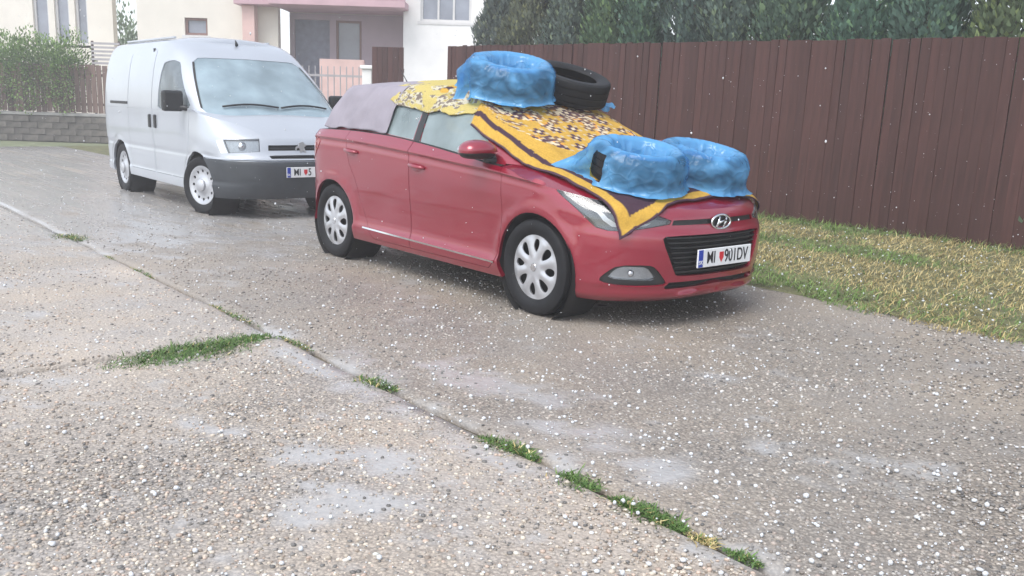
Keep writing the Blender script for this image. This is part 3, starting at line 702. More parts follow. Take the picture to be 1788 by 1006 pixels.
class Sheet:
    def __init__(s, V, F):
        s.bm = bmesh.new(); vs = [s.bm.verts.new((a, b, 0)) for a, b in V]
        for f in F: s.bm.faces.new([vs[i] for i in f])
    @classmethod
    def grid(c, Ss, Z):
        n, m = Z.shape; V = [(Ss[i], Z[i, j]) for i in range(n) for j in range(m)]
        return c(V, [(i*m+j, (i+1)*m+j, (i+1)*m+j+1, i*m+j+1) for i in range(n-1) for j in range(m-1)])
    def cut(s, poly):
        bm = s.bm; xs = [p[0] for p in poly]; ys = [p[1] for p in poly]; e = 1e-4
        def hit(f, a, b, c, d):
            X = [v.co.x for v in f.verts]; Y = [v.co.y for v in f.verts]
            return max(X) > a - e and min(X) < b + e and max(Y) > c - e and min(Y) < d + e
        cand = [f for f in bm.faces if hit(f, min(xs), max(xs), min(ys), max(ys))]
        for i in range(len(poly)):
            p, q = poly[i], poly[(i+1) % len(poly)]
            dx, dy = q[0]-p[0], q[1]-p[1]; l = math.hypot(dx, dy)
            if l < 1e-6: continue
            sel = [f for f in cand if hit(f, min(p[0], q[0]), max(p[0], q[0]), min(p[1], q[1]), max(p[1], q[1]))]
            if not sel: continue
            ed = {x for f in sel for x in f.edges}; ve = {x for f in sel for x in f.verts}
            r = bmesh.ops.bisect_plane(bm, geom=sel + list(ed) + list(ve), dist=2e-6, plane_co=(p[0], p[1], 0), plane_no=(-dy/l, dx/l, 0))
            new = [g for g in r['geom'] if isinstance(g, bmesh.types.BMFace)]
            cand = list({f for f in cand if f.is_valid} | set(new))
    def split(s, classes, default):
        out = {}
        for f in s.bm.faces:
            c = f.calc_center_median(); k = default
            for name, poly in classes:
                if (poly(c.x, c.y) if callable(poly) else inpoly(poly, c.x, c.y)): k = name; break
            out.setdefault(k, []).append([(v.co.x, v.co.y) for v in f.verts])
        s.bm.free(); res = {}
        for k, fs in out.items():
            ix = {}; V = []; F = []
            for f in fs:
                g = []
                for p in f:
                    key = (round(p[0], 6), round(p[1], 6))
                    if key not in ix: ix[key] = len(V); V.append(p)
                    if not g or g[-1] != ix[key]: g.append(ix[key])
                if len(set(g)) >= 3: F.append(g)
            res[k] = (np.array(V), F)
        return res
def skin(name, band, data, material, parent, off=0., rim=.014, side='B'):
    V2, F = data; P = band.P(V2[:, 0], V2[:, 1]); N = band.N(V2[:, 0], V2[:, 1])
    if off: P = P + N*off
    cnt = {}
    for f in F:
        for i in range(len(f)):
            a, b = f[i], f[(i+1) % len(f)]; cnt.setdefault((min(a, b), max(a, b)), []).append((a, b))
    RV = []; RF = []; RN = []
    if rim:
        for l in cnt.values():
            if len(l) != 1: continue
            a, b = l[0]
            if abs(P[a][1]) < 1e-3 and abs(P[b][1]) < 1e-3: continue
            q = [P[b], P[a], P[a] - N[a]*rim, P[b] - N[b]*rim]; n = np.cross(q[1] - q[0], q[3] - q[0]); n = n/(np.linalg.norm(n) + 1e-12)
            k = len(P) + len(RV); RV += q; RN += [n]*4; RF.append([k, k+1, k+2, k+3])
    if RV: P = np.vstack([P, RV]); N = np.vstack([N, RN])
    F = F + RF; Vs, Fs, Ns = [], [], []
    if side in 'RB': Vs.append(P); Fs += F; Ns.append(N)
    if side in 'LB':
        k = len(P) if side == 'B' else 0; mr = np.array([1, -1, 1]); Vs.append(P*mr); Ns.append(N*mr); Fs += [[i + k for i in f[::-1]] for f in F]
    return mesh(name, np.vstack(Vs), Fs, material, parent, True, np.vstack(Ns))
def cap_mesh(name, edge, cx, zfn, material, parent, nv=14, vmax=1.):
    """surface spanned between the centre line and the edge curve, both sides"""
    n = len(edge); v = np.linspace(0, vmax, nv); X = cx[:, None] + (edge[:, 0] - cx)[:, None]*v; Y = edge[:, 1][:, None]*v
    Z = zfn(X, Y, v[None] + 0*X); R = np.stack([X, Y, Z], -1); idx = np.arange(n*nv).reshape(n, nv)
    F = [list(q) for q in np.stack([idx[:-1, :-1], idx[:-1, 1:], idx[1:, 1:], idx[1:, :-1]], -1).reshape(-1, 4)]
    L = R*np.array([1, -1, 1]); k = n*nv
    V = np.vstack([R.reshape(-1, 3), L.reshape(-1, 3)]); F2 = F + [[i + k for i in f[::-1]] for f in F]
    o = mesh(name, V, F2, material, parent, True)
    bm = bmesh.new(); bm.from_mesh(o.data); bmesh.ops.remove_doubles(bm, verts=bm.verts, dist=1e-4); bmesh.ops.recalc_face_normals(bm, faces=bm.faces)
    up = sum(f.normal.z for f in bm.faces)
    if up < 0: bmesh.ops.reverse_faces(bm, faces=bm.faces)
    bm.to_mesh(o.data); bm.free(); return o

# ------------------------------------------------------------------ vehicle materials
def paint(name, col, flake=.0, rough=.32, coat=1., bumpy=.035, crough=.05):
    m = mat(name, col, rough, var=.05, vscale=1.5, coat=coat, crough=crough, spec=.5)
    nt = m.node_tree; N = nt.nodes; L = nt.links; b = N['Principled BSDF']
    tc = N.new('ShaderNodeTexCoord'); vo = N.new('ShaderNodeTexVoronoi'); vo.inputs['Scale'].default_value = 130; L.new(tc.outputs['Object'], vo.inputs['Vector'])
    mr = N.new('ShaderNodeMapRange'); mr.inputs[1].default_value = .0; mr.inputs[2].default_value = .35; mr.inputs[3].default_value = 1; mr.inputs[4].default_value = 0; L.new(vo.outputs['Distance'], mr.inputs[0])
    bp = N.new('ShaderNodeBump'); bp.inputs['Strength'].default_value = bumpy; bp.inputs['Distance'].default_value = .003; L.new(mr.outputs[0], bp.inputs['Height'])
    L.new(bp.outputs[0], b.inputs['Coat Normal']); L.new(bp.outputs[0], b.inputs['Normal']); b.inputs['Metallic'].default_value = flake; b.inputs['Coat IOR'].default_value = 1.65
    return m
def glass_mix(name, col, fog, tint):
    """wet, steamed glass: a misted film over tinted clear glass, mist uneven"""
    m = mat(name, col, .10, var=.10, vscale=2.2, spec=.8, coat=.8, crough=.03); nt = m.node_tree; N = nt.nodes; L = nt.links; b = N['Principled BSDF']
    t = N.new('ShaderNodeBsdfTransparent'); t.inputs[0].default_value = tint + (1,); mx = N.new('ShaderNodeMixShader')
    tc = N.new('ShaderNodeTexCoord'); nz = N.new('ShaderNodeTexNoise'); nz.inputs['Scale'].default_value = 3; nz.inputs['Detail'].default_value = 4; L.new(tc.outputs['Object'], nz.inputs['Vector'])
    mr = N.new('ShaderNodeMapRange'); mr.inputs[1].default_value = .3; mr.inputs[2].default_value = .7; mr.inputs[3].default_value = fog - .12; mr.inputs[4].default_value = fog + .12; L.new(nz.outputs['Fac'], mr.inputs[0])
    L.new(mr.outputs[0], mx.inputs[0]); L.new(t.outputs[0], mx.inputs[1]); L.new(b.outputs[0], mx.inputs[2]); L.new(mx.outputs[0], N['Material Output'].inputs[0]); return m
M_cabin = mat('cabin_fabric', (.045, .046, .05), .85, var=.2, vscale=10)
def seat(parent, x, y, z):
    s = empty('seat', (x, y, z), 0, parent)
    autosmooth(MB().box(-.25, .27, -.25, .25, 0, .16, bev=.05).build('cushion', M_cabin, s))
    M = Matrix.Translation((-.24, 0, .10)) @ Matrix.Rotation(-.30, 4, 'Y')
    autosmooth(MB().box(-.07, .07, -.24, .24, 0, .58, M, bev=.05).build('backrest', M_cabin, s)); autosmooth(MB().box(-.05, .05, -.13, .13, .62, .80, M, bev=.04).build('headrest', M_cabin, s))
M_red = paint('wet_red_paint', (.255, .002, .021), .30)
M_silver = paint('wet_silver_white_paint', (.44, .47, .51), .3, .38, .8)
M_black = mat('black_plastic', (.016, .017, .018), .45, var=.15, vscale=20, spec=.5)
M_grey = mat('dark_grey_plastic', (.036, .041, .047), .5, var=.12, vscale=8, bump=.15, bscale=250)
M_seam = mat('seam_rubber', (.012, .012, .012), .7)
M_dark = mat('underside', (.012, .012, .012), .85, var=.2)
M_fog = glass_mix('steamed_glass', (.40, .50, .51), .50, (.70, .80, .79))
M_vglass = glass_mix('wet_windscreen', (.40, .52, .58), .60, (.66, .76, .80))
M_vside = glass_mix('wet_side_glass', (.34, .40, .43), .42, (.70, .78, .80))
M_lens = thin_glass('clear_lens', (.93, .95, .96), .16)
M_chrome = mat('chrome', (.72, .73, .75), .14, 1, var=.05)
M_alu = mat('silver_hubcap', (.50, .51, .535), .34, .55, var=.08, vscale=6, coat=.4)
M_refl = mat('lamp_reflector', (.55, .57, .60), .22, .7, var=.1, vscale=20)
M_lampdark = mat('lamp_housing', (.10, .12, .13), .35, var=.1)
M_lampwhite = mat('lamp_light_guide', (.80, .82, .84), .3, var=.03)
M_tail = mat('tail_lamp_red', (.28, .01, .015), .15, coat=1)
M_tyre = mat('tyre_rubber', (.012, .0125, .014), .6, var=.25, vscale=14, bump=.2, bscale=120, spec=.22)
M_platew = mat('plate_white', (.72, .73, .74), .4, var=.06, vscale=30); M_plateb = mat('plate_blue', (.02, .05, .35), .4); M_ink = mat('plate_ink', (.015, .015, .02), .5)
M_shield = mat('shield_red', (.5, .02, .03), .4)

def disc_grid(radii, n):
    V = [(0., 0.)]; F = []
    for r in radii: V += [(r*math.cos(2*math.pi*k/n), r*math.sin(2*math.pi*k/n)) for k in range(n)]
    F += [(0, 1 + k, 1 + (k+1) % n) for k in range(n)]
    for i in range(len(radii)-1):
        for k in range(n): F.append((1+i*n+k, 1+(i+1)*n+k, 1+(i+1)*n+(k+1) % n, 1+i*n+(k+1) % n))
    return V, F
class Dome:
    """wheel cover surface over a disc: (x, y) in the wheel plane, outward = -Y"""
    def __init__(s, fn): s.fn = fn
    def P(s, a, b):
        a = np.asarray(a, float); b = np.asarray(b, float); return np.stack([a, -s.fn(a, b), b], -1)
    def N(s, a, b, e=1e-3):
        du = s.P(a + e, b) - s.P(a - e, b); dv = s.P(a, b + e) - s.P(a, b - e); n = np.cross(du, dv); return n/np.linalg.norm(n, axis=-1, keepdims=True)
TYRE_PROF = lambda R, w, ri: [(ri, -w*.36), (ri+.012, -w*.43), (ri + (R-ri)*.45, -w*.50), (R-.022, -w*.485), (R-.007, -w*.43), (R-.001, -w*.36), (R, -w*.30), (R-.007, -w*.295), (R-.007, -w*.255), (R, -w*.25), (R, -w*.06), (R-.007, -w*.055), (R-.007, -w*.015), (R, -w*.01),
    (R, w*.18), (R-.007, w*.185), (R-.007, w*.225), (R, w*.23), (R-.001, w*.36), (R-.007, w*.43), (R-.022, w*.485), (ri + (R-ri)*.45, w*.50), (ri+.012, w*.43), (ri, w*.36)]
_cache = {}
def wheel(parent, x, y, R, w, style, steer=0, turn=0):
    root = empty('wheel', (x, y, R), 0, parent); root.rotation_euler = (0, 0, steer + (0 if y < 0 else math.pi))
    key = (R, w, style)
    if key not in _cache:
        ri = R*.675; c = {}
        c['tyre'] = autosmooth(MB().lathe(TYRE_PROF(R, w, ri), 64).build('tyre', M_tyre), 30)
        c['barrel'] = MB().lathe([(ri+.004, -w*.40), (ri-.006, -w*.34), (ri-.012, w*.3), (.02, w*.25)], 48).build('rim', M_dark if style == 'cover' else M_lampdark, None, True)
        if style == 'cover':
            fn = lambda a, b: w*.36 + .016*np.cos(np.clip(np.hypot(a, b)/ri, 0, 1)*1.5) + .006*np.cos(8*np.arctan2(b, a))*sstep(.05, .12, np.hypot(a, b))*sstep(ri, ri*.8, np.hypot(a, b))
            sh = Sheet(*disc_grid(np.linspace(.02, ri + .003, 14), 64)); cls = []
            for k in range(8):
                t = 2*math.pi*(k + .5)/8; big = k % 2 == 0
                loc = [(ri*.40, -.006), (ri*.52, -.020), (ri*.70, -.030), (ri*.86, -.026), (ri*.885, .006), (ri*.80, .030), (ri*.62, .024), (ri*.48, .010)] if big else [(ri*.46, -.006), (ri*.58, -.022), (ri*.74, -.030), (ri*.87, -.016), (ri*.885, .014), (ri*.72, .026), (ri*.55, .014)]
                pl = chaikin([(r*math.cos(t) - q*math.sin(t), r*math.sin(t) + q*math.cos(t)) for r, q in loc], 2)
                sh.cut(pl); cls.append(('hole', pl))
            d = sh.split(cls, 'cover'); c['hubcap'] = skin('hubcap', Dome(fn), d['cover'], M_alu, None, 0, .012, 'R')
            c['badge'] = autosmooth(MB().lathe([(.026, -w*.36-.018), (.024, -w*.36-.021), (.0, -w*.36-.022)], 24).build('centre_badge', M_chrome))
        else:
            fn = lambda a, b: w*.30 + .030*np.exp(-(np.hypot(a, b)/(ri*.42))**4) + .018*sstep(ri*.74, ri*.98, np.hypot(a, b))
            sh = Sheet(*disc_grid(np.linspace(.02, ri + .003, 12), 48)); cls = []
            for k in range(12):
                t = 2*math.pi*k/12; pl = [(ri*.74*math.cos(t) + .017*math.cos(q), ri*.74*math.sin(t) + .017*math.sin(q)) for q in np.linspace(0, 6.283, 10)[:-1]]
                sh.cut(pl); cls.append(('hole', pl))
            d = sh.split(cls, 'cover'); c['rim_disc'] = skin('rim_disc', Dome(fn), d['cover'], M_alu, None, 0, .01, 'R')
            c['cap'] = autosmooth(MB().lathe([(.07, -w*.30-.01), (.066, -w*.30-.045), (.05, -w*.30-.056), (0, -w*.30-.058)], 32).build('hubcap', M_alu))
        _cache[key] = c
        for o in c.values(): o.parent = root
    else:
        for o in _cache[key].values():
            q = o.copy(); COL.objects.link(q); q.parent = root
    root.rotation_euler.y = turn
    return root

def text(body, size, material, parent, M, name='lettering', extr=.0015, sx=1., align='CENTER'):
    cu = bpy.data.curves.new(name, 'FONT'); cu.body = body; cu.size = size; cu.align_x = align; cu.align_y = 'CENTER'; cu.extrude = extr; cu.offset = .007*size
    tmp = bpy.data.objects.new('lettering_curve', cu); COL.objects.link(tmp)
    dg = bpy.context.evaluated_depsgraph_get(); me = bpy.data.meshes.new_from_object(tmp.evaluated_get(dg)); bpy.data.objects.remove(tmp)
    me.materials.clear(); me.materials.append(material); o = bpy.data.objects.new(name, me); COL.objects.link(o); o.parent = parent
    o.matrix_local = M @ Matrix.Diagonal((sx, 1, 1, 1)); return o
def face_x(x, y, z, tilt=0., yaw=0.):
    """frame whose local XY plane faces +x of the vehicle (local X runs to the vehicle's left)"""
    return Matrix.Translation((x, y, z)) @ Matrix.Rotation(yaw, 4, 'Z') @ Matrix.Rotation(tilt, 4, 'Y') @ Matrix(((0, 0, 1, 0), (1, 0, 0, 0), (0, 1, 0, 0), (0, 0, 0, 1)))
def plate(parent, x, y, z, pre, post, tilt=0):
    p = empty('licence_plate', (x, y, z), 0, parent); p.rotation_euler = (0, tilt, 0)
    MB().box(-.012, 0, -.26, .26, -.056, .056, bev=.003).build('plate_panel', M_platew, p)
    MB().box(-.004, .0015, -.257, -.215, -.053, .053).build('country_band', M_plateb, p)
    text('SK', .035, M_platew, p, face_x(.0025, -.236, -.025), extr=.0006)
    text(pre, .104, M_ink, p, face_x(.001, -.138, -.001), sx=.80)
    text(post, .112, M_ink, p, face_x(.001, -.010, -.001), sx=.74, align='LEFT')
    MB().add([(.0022, y_, z_) for y_, z_ in ((-.058, .03), (-.018, .03), (-.018, -.005), (-.038, -.034), (-.058, -.005))] + [(-.001, y_, z_) for y_, z_ in ((-.058, .03), (-.018, .03), (-.018, -.005), (-.038, -.034), (-.058, -.005))], [(0, 1, 2, 3, 4), (9, 8, 7, 6, 5)] + [(i, (i+1) % 5, 5+(i+1) % 5, 5+i) for i in range(5)]).build('shield', M_shield, p)
    return p
def strip(name, ptsA, ptsB, material, parent, both=True):
    A = np.array(ptsA); B = np.array(ptsB); n = len(A); V = np.vstack([A, B]); F = [[i, i+1, n+i+1, n+i] for i in range(n-1)]
    if both: V = np.vstack([V, V*np.array([1, -1, 1])]); F = F + [[2*n+q for q in f[::-1]] for f in F]
    return mesh(name, V, F, material, parent, True)
def ellipsoid(c, r, n=20, m=12, pw=1.):
    V = []; F = []
    for i in range(m+1):
        ph = -math.pi/2 + math.pi*i/m
        for k in range(n):
            th = 2*math.pi*k/n; f = lambda v: math.copysign(abs(v)**pw, v)
            V.append((c[0] + r[0]*f(math.cos(ph))*f(math.cos(th)), c[1] + r[1]*f(math.cos(ph))*f(math.sin(th)), c[2] + r[2]*f(math.sin(ph))))
    for i in range(m):
        for k in range(n): F.append((i*n+k, i*n+(k+1) % n, (i+1)*n+(k+1) % n, (i+1)*n+k))
    return V, F
# ------------------------------------------------------------------ red hatchback
CAR = empty('hatchback_car', (-.8776, 8.1649, 0), -.873827)
tag(CAR, 'wet crimson red hatchback parked nose out, rugs and tyres piled on it', 'car')
def solve_top(band, S, H, z0, z1):
    lo = np.full_like(S, z0); hi = np.full_like(S, z1)
    for _ in range(40):
        m = (lo + hi)/2; p = band.P(S, m); above = m > H(p[..., 0], p[..., 1]); hi = np.where(above, m, hi); lo = np.where(above, lo, m)
    return (lo + hi)/2
def ztop_low(S):
    S = np.asarray(S, float); x = LOW.P(S, .9 + 0*S)[..., 0]
    zs = solve_top(LOW, S, hoodH, .55, 1.05); k = sstep(2.15, 2.45, x)
    return zbelt(x)*(1 - k) + zs*k
SL = np.concatenate([np.linspace(0, 1, 34)[:-1], np.linspace(1, 2, 84)[:-1], np.linspace(2, 3, 64)])
zt = ztop_low(SL); xs_ = LOW.P(SL, .6 + 0*SL)[:, 0]
zb = np.interp(SL, [0, .8, 1.0, 1.9, 2.1, 2.4, 2.7, 3.0], [.30, .28, .20, .19, .175, .16, .165, .195])
zc = zcrease(xs_)
kn = np.array([0, .04, .08, .115, .15, .19, .24, .30, .37, .44, .51, .58, .64, .69, .74, .785, .825, .86, .885, .90, .91, .922, .94, .96, .98, 1.])
rows_side = np.stack([zb + (zc - .002 - zb)*np.clip(k/.91, 0, 1) if k <= .91 else zc - .002 + (zt - zc + .002)*(k - .91)/.09 for k in kn], 1)
rows_uni = zb[:, None] + (zt - zb)[:, None]*np.linspace(0, 1, len(kn))[None]
kf = np.maximum(sstep(2.05, 2.35, SL), sstep(.95, .5, SL))[:, None]
Z = rows_side*(1 - kf) + rows_uni*kf
def circ(band, cx, cz, r, n=40): return [(band.sx(cx + r*math.cos(t), cz + r*math.sin(t)), cz + r*math.sin(t)) for t in np.linspace(0, 2*math.pi, n + 1)[:-1]]
def sxp(band, pts, k=6):
    out = []
    for i in range(len(pts)):
        (x0, z0), (x1, z1) = pts[i], pts[(i+1) % len(pts)]
        for j in range(k): t = j/k; x, z = x0 + (x1-x0)*t, z0 + (z1-z0)*t; out.append((band.sx(x, z), z))
    return out
sh = Sheet.grid(SL, Z)
archF, archR = circ(LOW, 2.575, .31, .345), circ(LOW, 0, .31, .345)
fdoor = sxp(LOW, [(1.185, .235), (2.13, .235), (2.21, .30), (2.245, .45), (2.262, .62), (2.255, .80), (2.22, 1.2), (1.15, 1.2), (1.17, .9)])
rdoor = sxp(LOW, [(1.18, .235), (1.165, .9), (1.145, 1.2), (.24, 1.2), (.25, .95), (.30, .80), (.385, .68), (.45, .52), (.56, .33), (.66, .235)])
head = [(2.222, .806), (2.252, .764), (2.279, .726), (2.324, .668), (2.374, .612), (2.43, .596), (2.50, .598), (2.60, .618), (2.705, .640), (2.715, .662), (2.66, .690), (2.60, .72), (2.55, .80), (2.40, .95), (2.30, .92), (2.26, .85)]
grille = chaikin([(2.655, .553), (2.68, .575), (3.1, .575), (3.1, .325), (2.755, .325), (2.73, .338)], 1, .2)
low_in = [(2.705, .292), (3.1, .296), (3.1, .262), (2.70, .248), (2.69, .262)]
bar = [(2.715, .634), (3.1, .634), (3.1, .664), (2.725, .664)]
bez = chaikin([(2.388, .300), (2.425, .352), (2.47, .395), (2.60, .402), (2.635, .385), (2.695, .290), (2.68, .272), (2.53, .262), (2.42, .280)], 1)
fogl = chaikin([(2.425, .312), (2.462, .372), (2.50, .388), (2.597, .386), (2.65, .305)], 1, .15)
tail = chaikin([(LOW.sx(-.18, .95), .95), (LOW.sx(-.34, .80), .80), (.62, .76), (.60, .93), (.8, 1.0), (LOW.sx(-.22, .985), .985)], 1)
K = 2.6
fdi, rdi, hdi = inset(fdoor, .0035, K), inset(rdoor, .0035, K), inset(head, .003, 1.35)
for pl in (archF, archR, fdoor, rdoor, fdi, rdi, head, hdi, grille, low_in, bar, bez, fogl, tail): sh.cut(pl)
D = sh.split([('arch', archF), ('arch', archR), ('fdoor', fdi), ('rdoor', rdi), ('seam', fdoor), ('seam', rdoor), ('head', hdi), ('seam', head), ('fog', fogl), ('bez', bez), ('grille', grille), ('low', low_in), ('bar', bar), ('tail', tail)], 'body')
skin('body', LOW, D['body'], M_red, CAR, 0, .028)
skin('seam', LOW, D['seam'], M_seam, CAR, -.012, 0)
doors = {}
for sd in 'RL':
    m = 1 if sd == 'R' else -1
    for key, nm, hx, hz in (('fdoor', 'front_door', 1.285, .846), ('rdoor', 'rear_door', .345, .902)):
        d = skin(nm, LOW, D[key], M_red, CAR, 0, .014, sd); doors[(key, sd)] = d
        S0 = LOW.sx(hx, hz); p = LOW.P(S0, hz); y = p[1]*m
        # pull handle over a dark cup
        cup = MB().add(*ellipsoid((hx - .005, y + .010*m, hz - .012), (.085, .014, .034), 20, 10)); cup.build('handle_cup', M_red, d, True)
        hb = MB().tube([(hx - .095, y - .003*m, hz + .012), (hx - .07, y - .022*m, hz + .010), (hx, y - .030*m, hz + .004), (hx + .07, y - .022*m, hz), (hx + .095, y - .003*m, hz - .004)], [.010, .014, .015, .014, .010], 10); hb.build('handle', M_red, d, True)
    hl = skin('headlight', LOW, D['head'], M_lens, CAR, 0, .004, sd)
    skin('housing', LOW, D['head'], M_lampdark, hl, -.045, 0, sd)
    # pale light guide sweeping through the lamp, and two lamp bowls
    q = [(2.30, .775), (2.345, .742), (2.385, .70), (2.405, .655), (2.445, .622), (2.52, .616), (2.60, .632)]
    S_ = np.interp(np.linspace(0, 6, 40), range(7), [a for a, _ in q]); Z_ = np.interp(np.linspace(0, 6, 40), range(7), [b for _, b in q])
    A_ = LOW.P(S_, Z_) - LOW.N(S_, Z_)*.018; B_ = LOW.P(S_ + .022, Z_ + .016) - LOW.N(S_ + .022, Z_ + .016)*.022
    mr = np.array([1, m, 1]); g = strip('light_guide', A_*mr, B_*mr, M_lampwhite, hl, False)
    for S0, z0, r in ((2.50, .672, .040), (2.60, .668, .030)):
        c = (LOW.P(S0, z0) - LOW.N(S0, z0)*.045)*mr; MB().add(*ellipsoid(c, (r, r, r))).build('lamp_bowl', M_refl, hl, True)
    bz = skin('fog_surround', LOW, D['bez'], M_black, CAR, -.012, .02, sd)
    fl_ = skin('fog_lamp', LOW, D['fog'], M_lens, CAR, -.006, .01, sd); skin('reflector', LOW, D['fog'], M_refl, fl_, -.03, 0, sd)
    c = (LOW.P(2.53, .345) - LOW.N(2.53, .345)*.02)*mr; MB().add(*ellipsoid(c, (.018, .022, .022))).build('bulb', M_refl, fl_, True)
    skin('tail_lamp', LOW, D['tail'], M_tail, CAR, .004, .01, sd)
skin('grille', LOW, D['grille'], M_dark, CAR, -.05, 0)
for z in np.arange(.345, .56, .030):
    S = np.linspace(LOW.sy(.455 - (.575 - z)*.36, z) + .01, 3, 24); o_ = .018
    A_ = LOW.P(S, z + 0*S) - LOW.N(S, z + 0*S)*.012; B_ = LOW.P(S, z + .009 + 0*S) - LOW.N(S, z + 0*S)*.012; C_ = B_ - LOW.N(S, z + 0*S)*.03
    strip('grille_slat', np.vstack([A_, B_[::-1]]), np.vstack([B_, C_[::-1]]), M_black, CAR)
skin('lower_intake', LOW, D['low'], M_dark, CAR, -.03, 0)
skin('grille_bar', LOW, D['bar'], M_black, CAR, -.012, 0)
# hood
Sh = np.linspace(LOW.sx(2.22, .9), 3, 70); E_ = LOW.P(Sh, ztop_low(Sh)); tt = (E_[:, 0] - E_[0, 0])/(E_[-1, 0] - E_[0, 0])
cxh = 2.44 + (E_[-1, 0] - .004 - 2.44)*tt
cap_mesh('hood', E_, cxh, lambda X, Y, v: hoodH(X, Y) - .003 - .012*sstep(.93, .992, v)*0, M_red, CAR, 16, .992)
HOODEDGE = E_
# greenhouse
def zb_up(S):
    p = UP.P(S, .97 + 0*S); return np.where(p[..., 0] < 2.1, zbelt(p[..., 0]) - .012, .93) * 1.
SU = np.concatenate([np.linspace(0, 1, 24)[:-1], np.linspace(1, 2, 48)[:-1], np.linspace(2, 3, 44)])
zbu = zb_up(SU); ZU = zbu[:, None] + (ZRAIL - zbu)[:, None]*np.linspace(0, 1, 19)[None]
su = Sheet.grid(SU, ZU)
fwin = sxp(UP, [(1.205, 1.02), (1.205, 1.30), (1.215, 1.385), (1.36, 1.382), (1.52, 1.345), (1.84, 1.15), (2.10, .965), (2.08, .935), (1.70, .972), (1.3, 1.012)])
rwin = sxp(UP, [(1.115, 1.032), (1.135, 1.385), (.60, 1.375), (.42, 1.31), (.30, 1.20), (.24, 1.085), (.30, 1.075), (.74, 1.060)])
bpil = sxp(UP, [(1.117, .9), (1.137, 1.392), (1.203, 1.392), (1.203, .9)])
wsc = [(2.62, .9), (2.60, 1.2), (2.60, 1.385), (3.1, 1.385), (3.1, .9)]
rwn = chaikin([(-.1, 1.09), (.55, 1.10), (.62, 1.2), (.55, 1.35), (-.1, 1.355)], 1)
for pl in (fwin, rwin, bpil, wsc, rwn): su.cut(pl)
U = su.split([('fwin', fwin), ('rwin', rwin), ('bpil', bpil), ('wsc', wsc), ('rwn', rwn)], 'frame')
skin('greenhouse_frame', UP, U['frame'], M_red, CAR, 0, .012)
skin('windscreen', UP, U['wsc'], M_fog, CAR, -.004, 0); skin('rear_window', UP, U['rwn'], M_fog, CAR, -.004, 0)
for sd in 'RL':
    skin('window', UP, U['fwin'], M_fog, doors[('fdoor', sd)], -.006, .0, sd); skin('window', UP, U['rwin'], M_fog, doors[('rdoor', sd)], -.006, .0, sd)
    skin('pillar_trim', UP, U['bpil'], M_black, CAR, .001, .004, sd)
Sb = np.linspace(.02, LOW.sx(2.2, .92), 60); pb = LOW.P(Sb, ztop_low(Sb)); zq = pb[:, 2] - .001
inn = np.array([UP.P(UP.sx(min(max(p[0], -.54), 2.25), z), z) for p, z in zip(pb, zq)]) + np.array([0, .004, .006])
strip('window_seal', pb, inn, M_seam, CAR)
ER = UP.P(SU, ZRAIL + 0*SU); mid = .4
def roofz(X, Y, v): return ZRAIL - .0005 + (roofc(X) - ZRAIL)*(1 - v**2.3)
cap_mesh('roof', ER, mid + (ER[:, 0] - mid)*.97, roofz, M_red, CAR, 14, 1.)
# underside, arch liners, wheels
MB().box(-.48, 2.95, -.66, .66, .19, .26).build('underbody', M_dark, CAR)
for x in (0., 2.575):
    for s in (-1, 1):
        prof = [(.352, s*.835), (.352, s*.55), (.0, s*.55)]
        MB().lathe(prof, 40, Matrix.Translation((x, 0, .31))).build('arch_liner', M_dark, CAR, True)
for k, (x, y) in enumerate(((0, -.752), (2.57, -.752), (0, .752), (2.57, .752))): wheel(CAR, x, y, .307, .19, 'cover', 0, .35 + k*.9)
# cabin
MB().box(-.3, 2.30, -.70, .70, .30, .46).build('cabin_floor', M_cabin, CAR)
for s in (-1, 1):
    MB().box(.0, 2.2, s*.745 - .02, s*.745 + .02, .30, .90).build('door_card', M_cabin, CAR); seat(CAR, 1.30, s*.36, .48)
MB().box(1.95, 2.32, -.68, .68, .60, .93, bev=.05).build('dashboard', M_cabin, CAR)
MB().tube([(1.83 + .06*math.sin(t), .36 + .18*math.cos(t), .90 + .17*math.sin(t)) for t in np.linspace(0, 2*math.pi, 25)], .015, 8, False).build('steering_wheel', M_black, CAR, True)
autosmooth(MB().box(.05, .55, -.62, .62, .47, .62, bev=.05).box(.0, .16, -.62, .62, .625, 1.10, bev=.05).build('rear_bench', M_cabin, CAR))
# mirrors
for m in (1, -1):
    mr_ = empty('side_mirror', (2.06, -.915*m, 1.005), 0, CAR)
    V, F = ellipsoid((0, 0, 0), (.075, .125, .062), 24, 14, .8); V = [(x + (.035 if x > 0 else 0)*(1 - abs(z)/.07) - .012*(y*m < 0), y, z + .012*math.cos(y*12)) for x, y, z in V]
    up_ = MB(); up_.add(V, F); o = up_.build('cap', M_red, mr_, True)
    bm = bmesh.new(); bm.from_mesh(o.data); bmesh.ops.bisect_plane(bm, geom=list(bm.verts)+list(bm.edges)+list(bm.faces), plane_co=(0, 0, -.012), plane_no=(0, 0, 1), clear_inner=True); bm.to_mesh(o.data); bm.free()
    lo_ = MB(); lo_.add([(x*.985, y*.985, z*.99 - .002) for x, y, z in V], F); o = lo_.build('shell', M_black, mr_, True)
    MB().tube([(.01, .06*m, -.045), (.02, .11*m, -.065), (.035, .15*m, -.078)], [.028, .03, .034], 10).build('arm', M_black, mr_, True)
    MB().add([(x*.6 - .062, y*.82, z*.72) for x, y, z in V], F).build('mirror_glass', M_chrome, mr_, True)
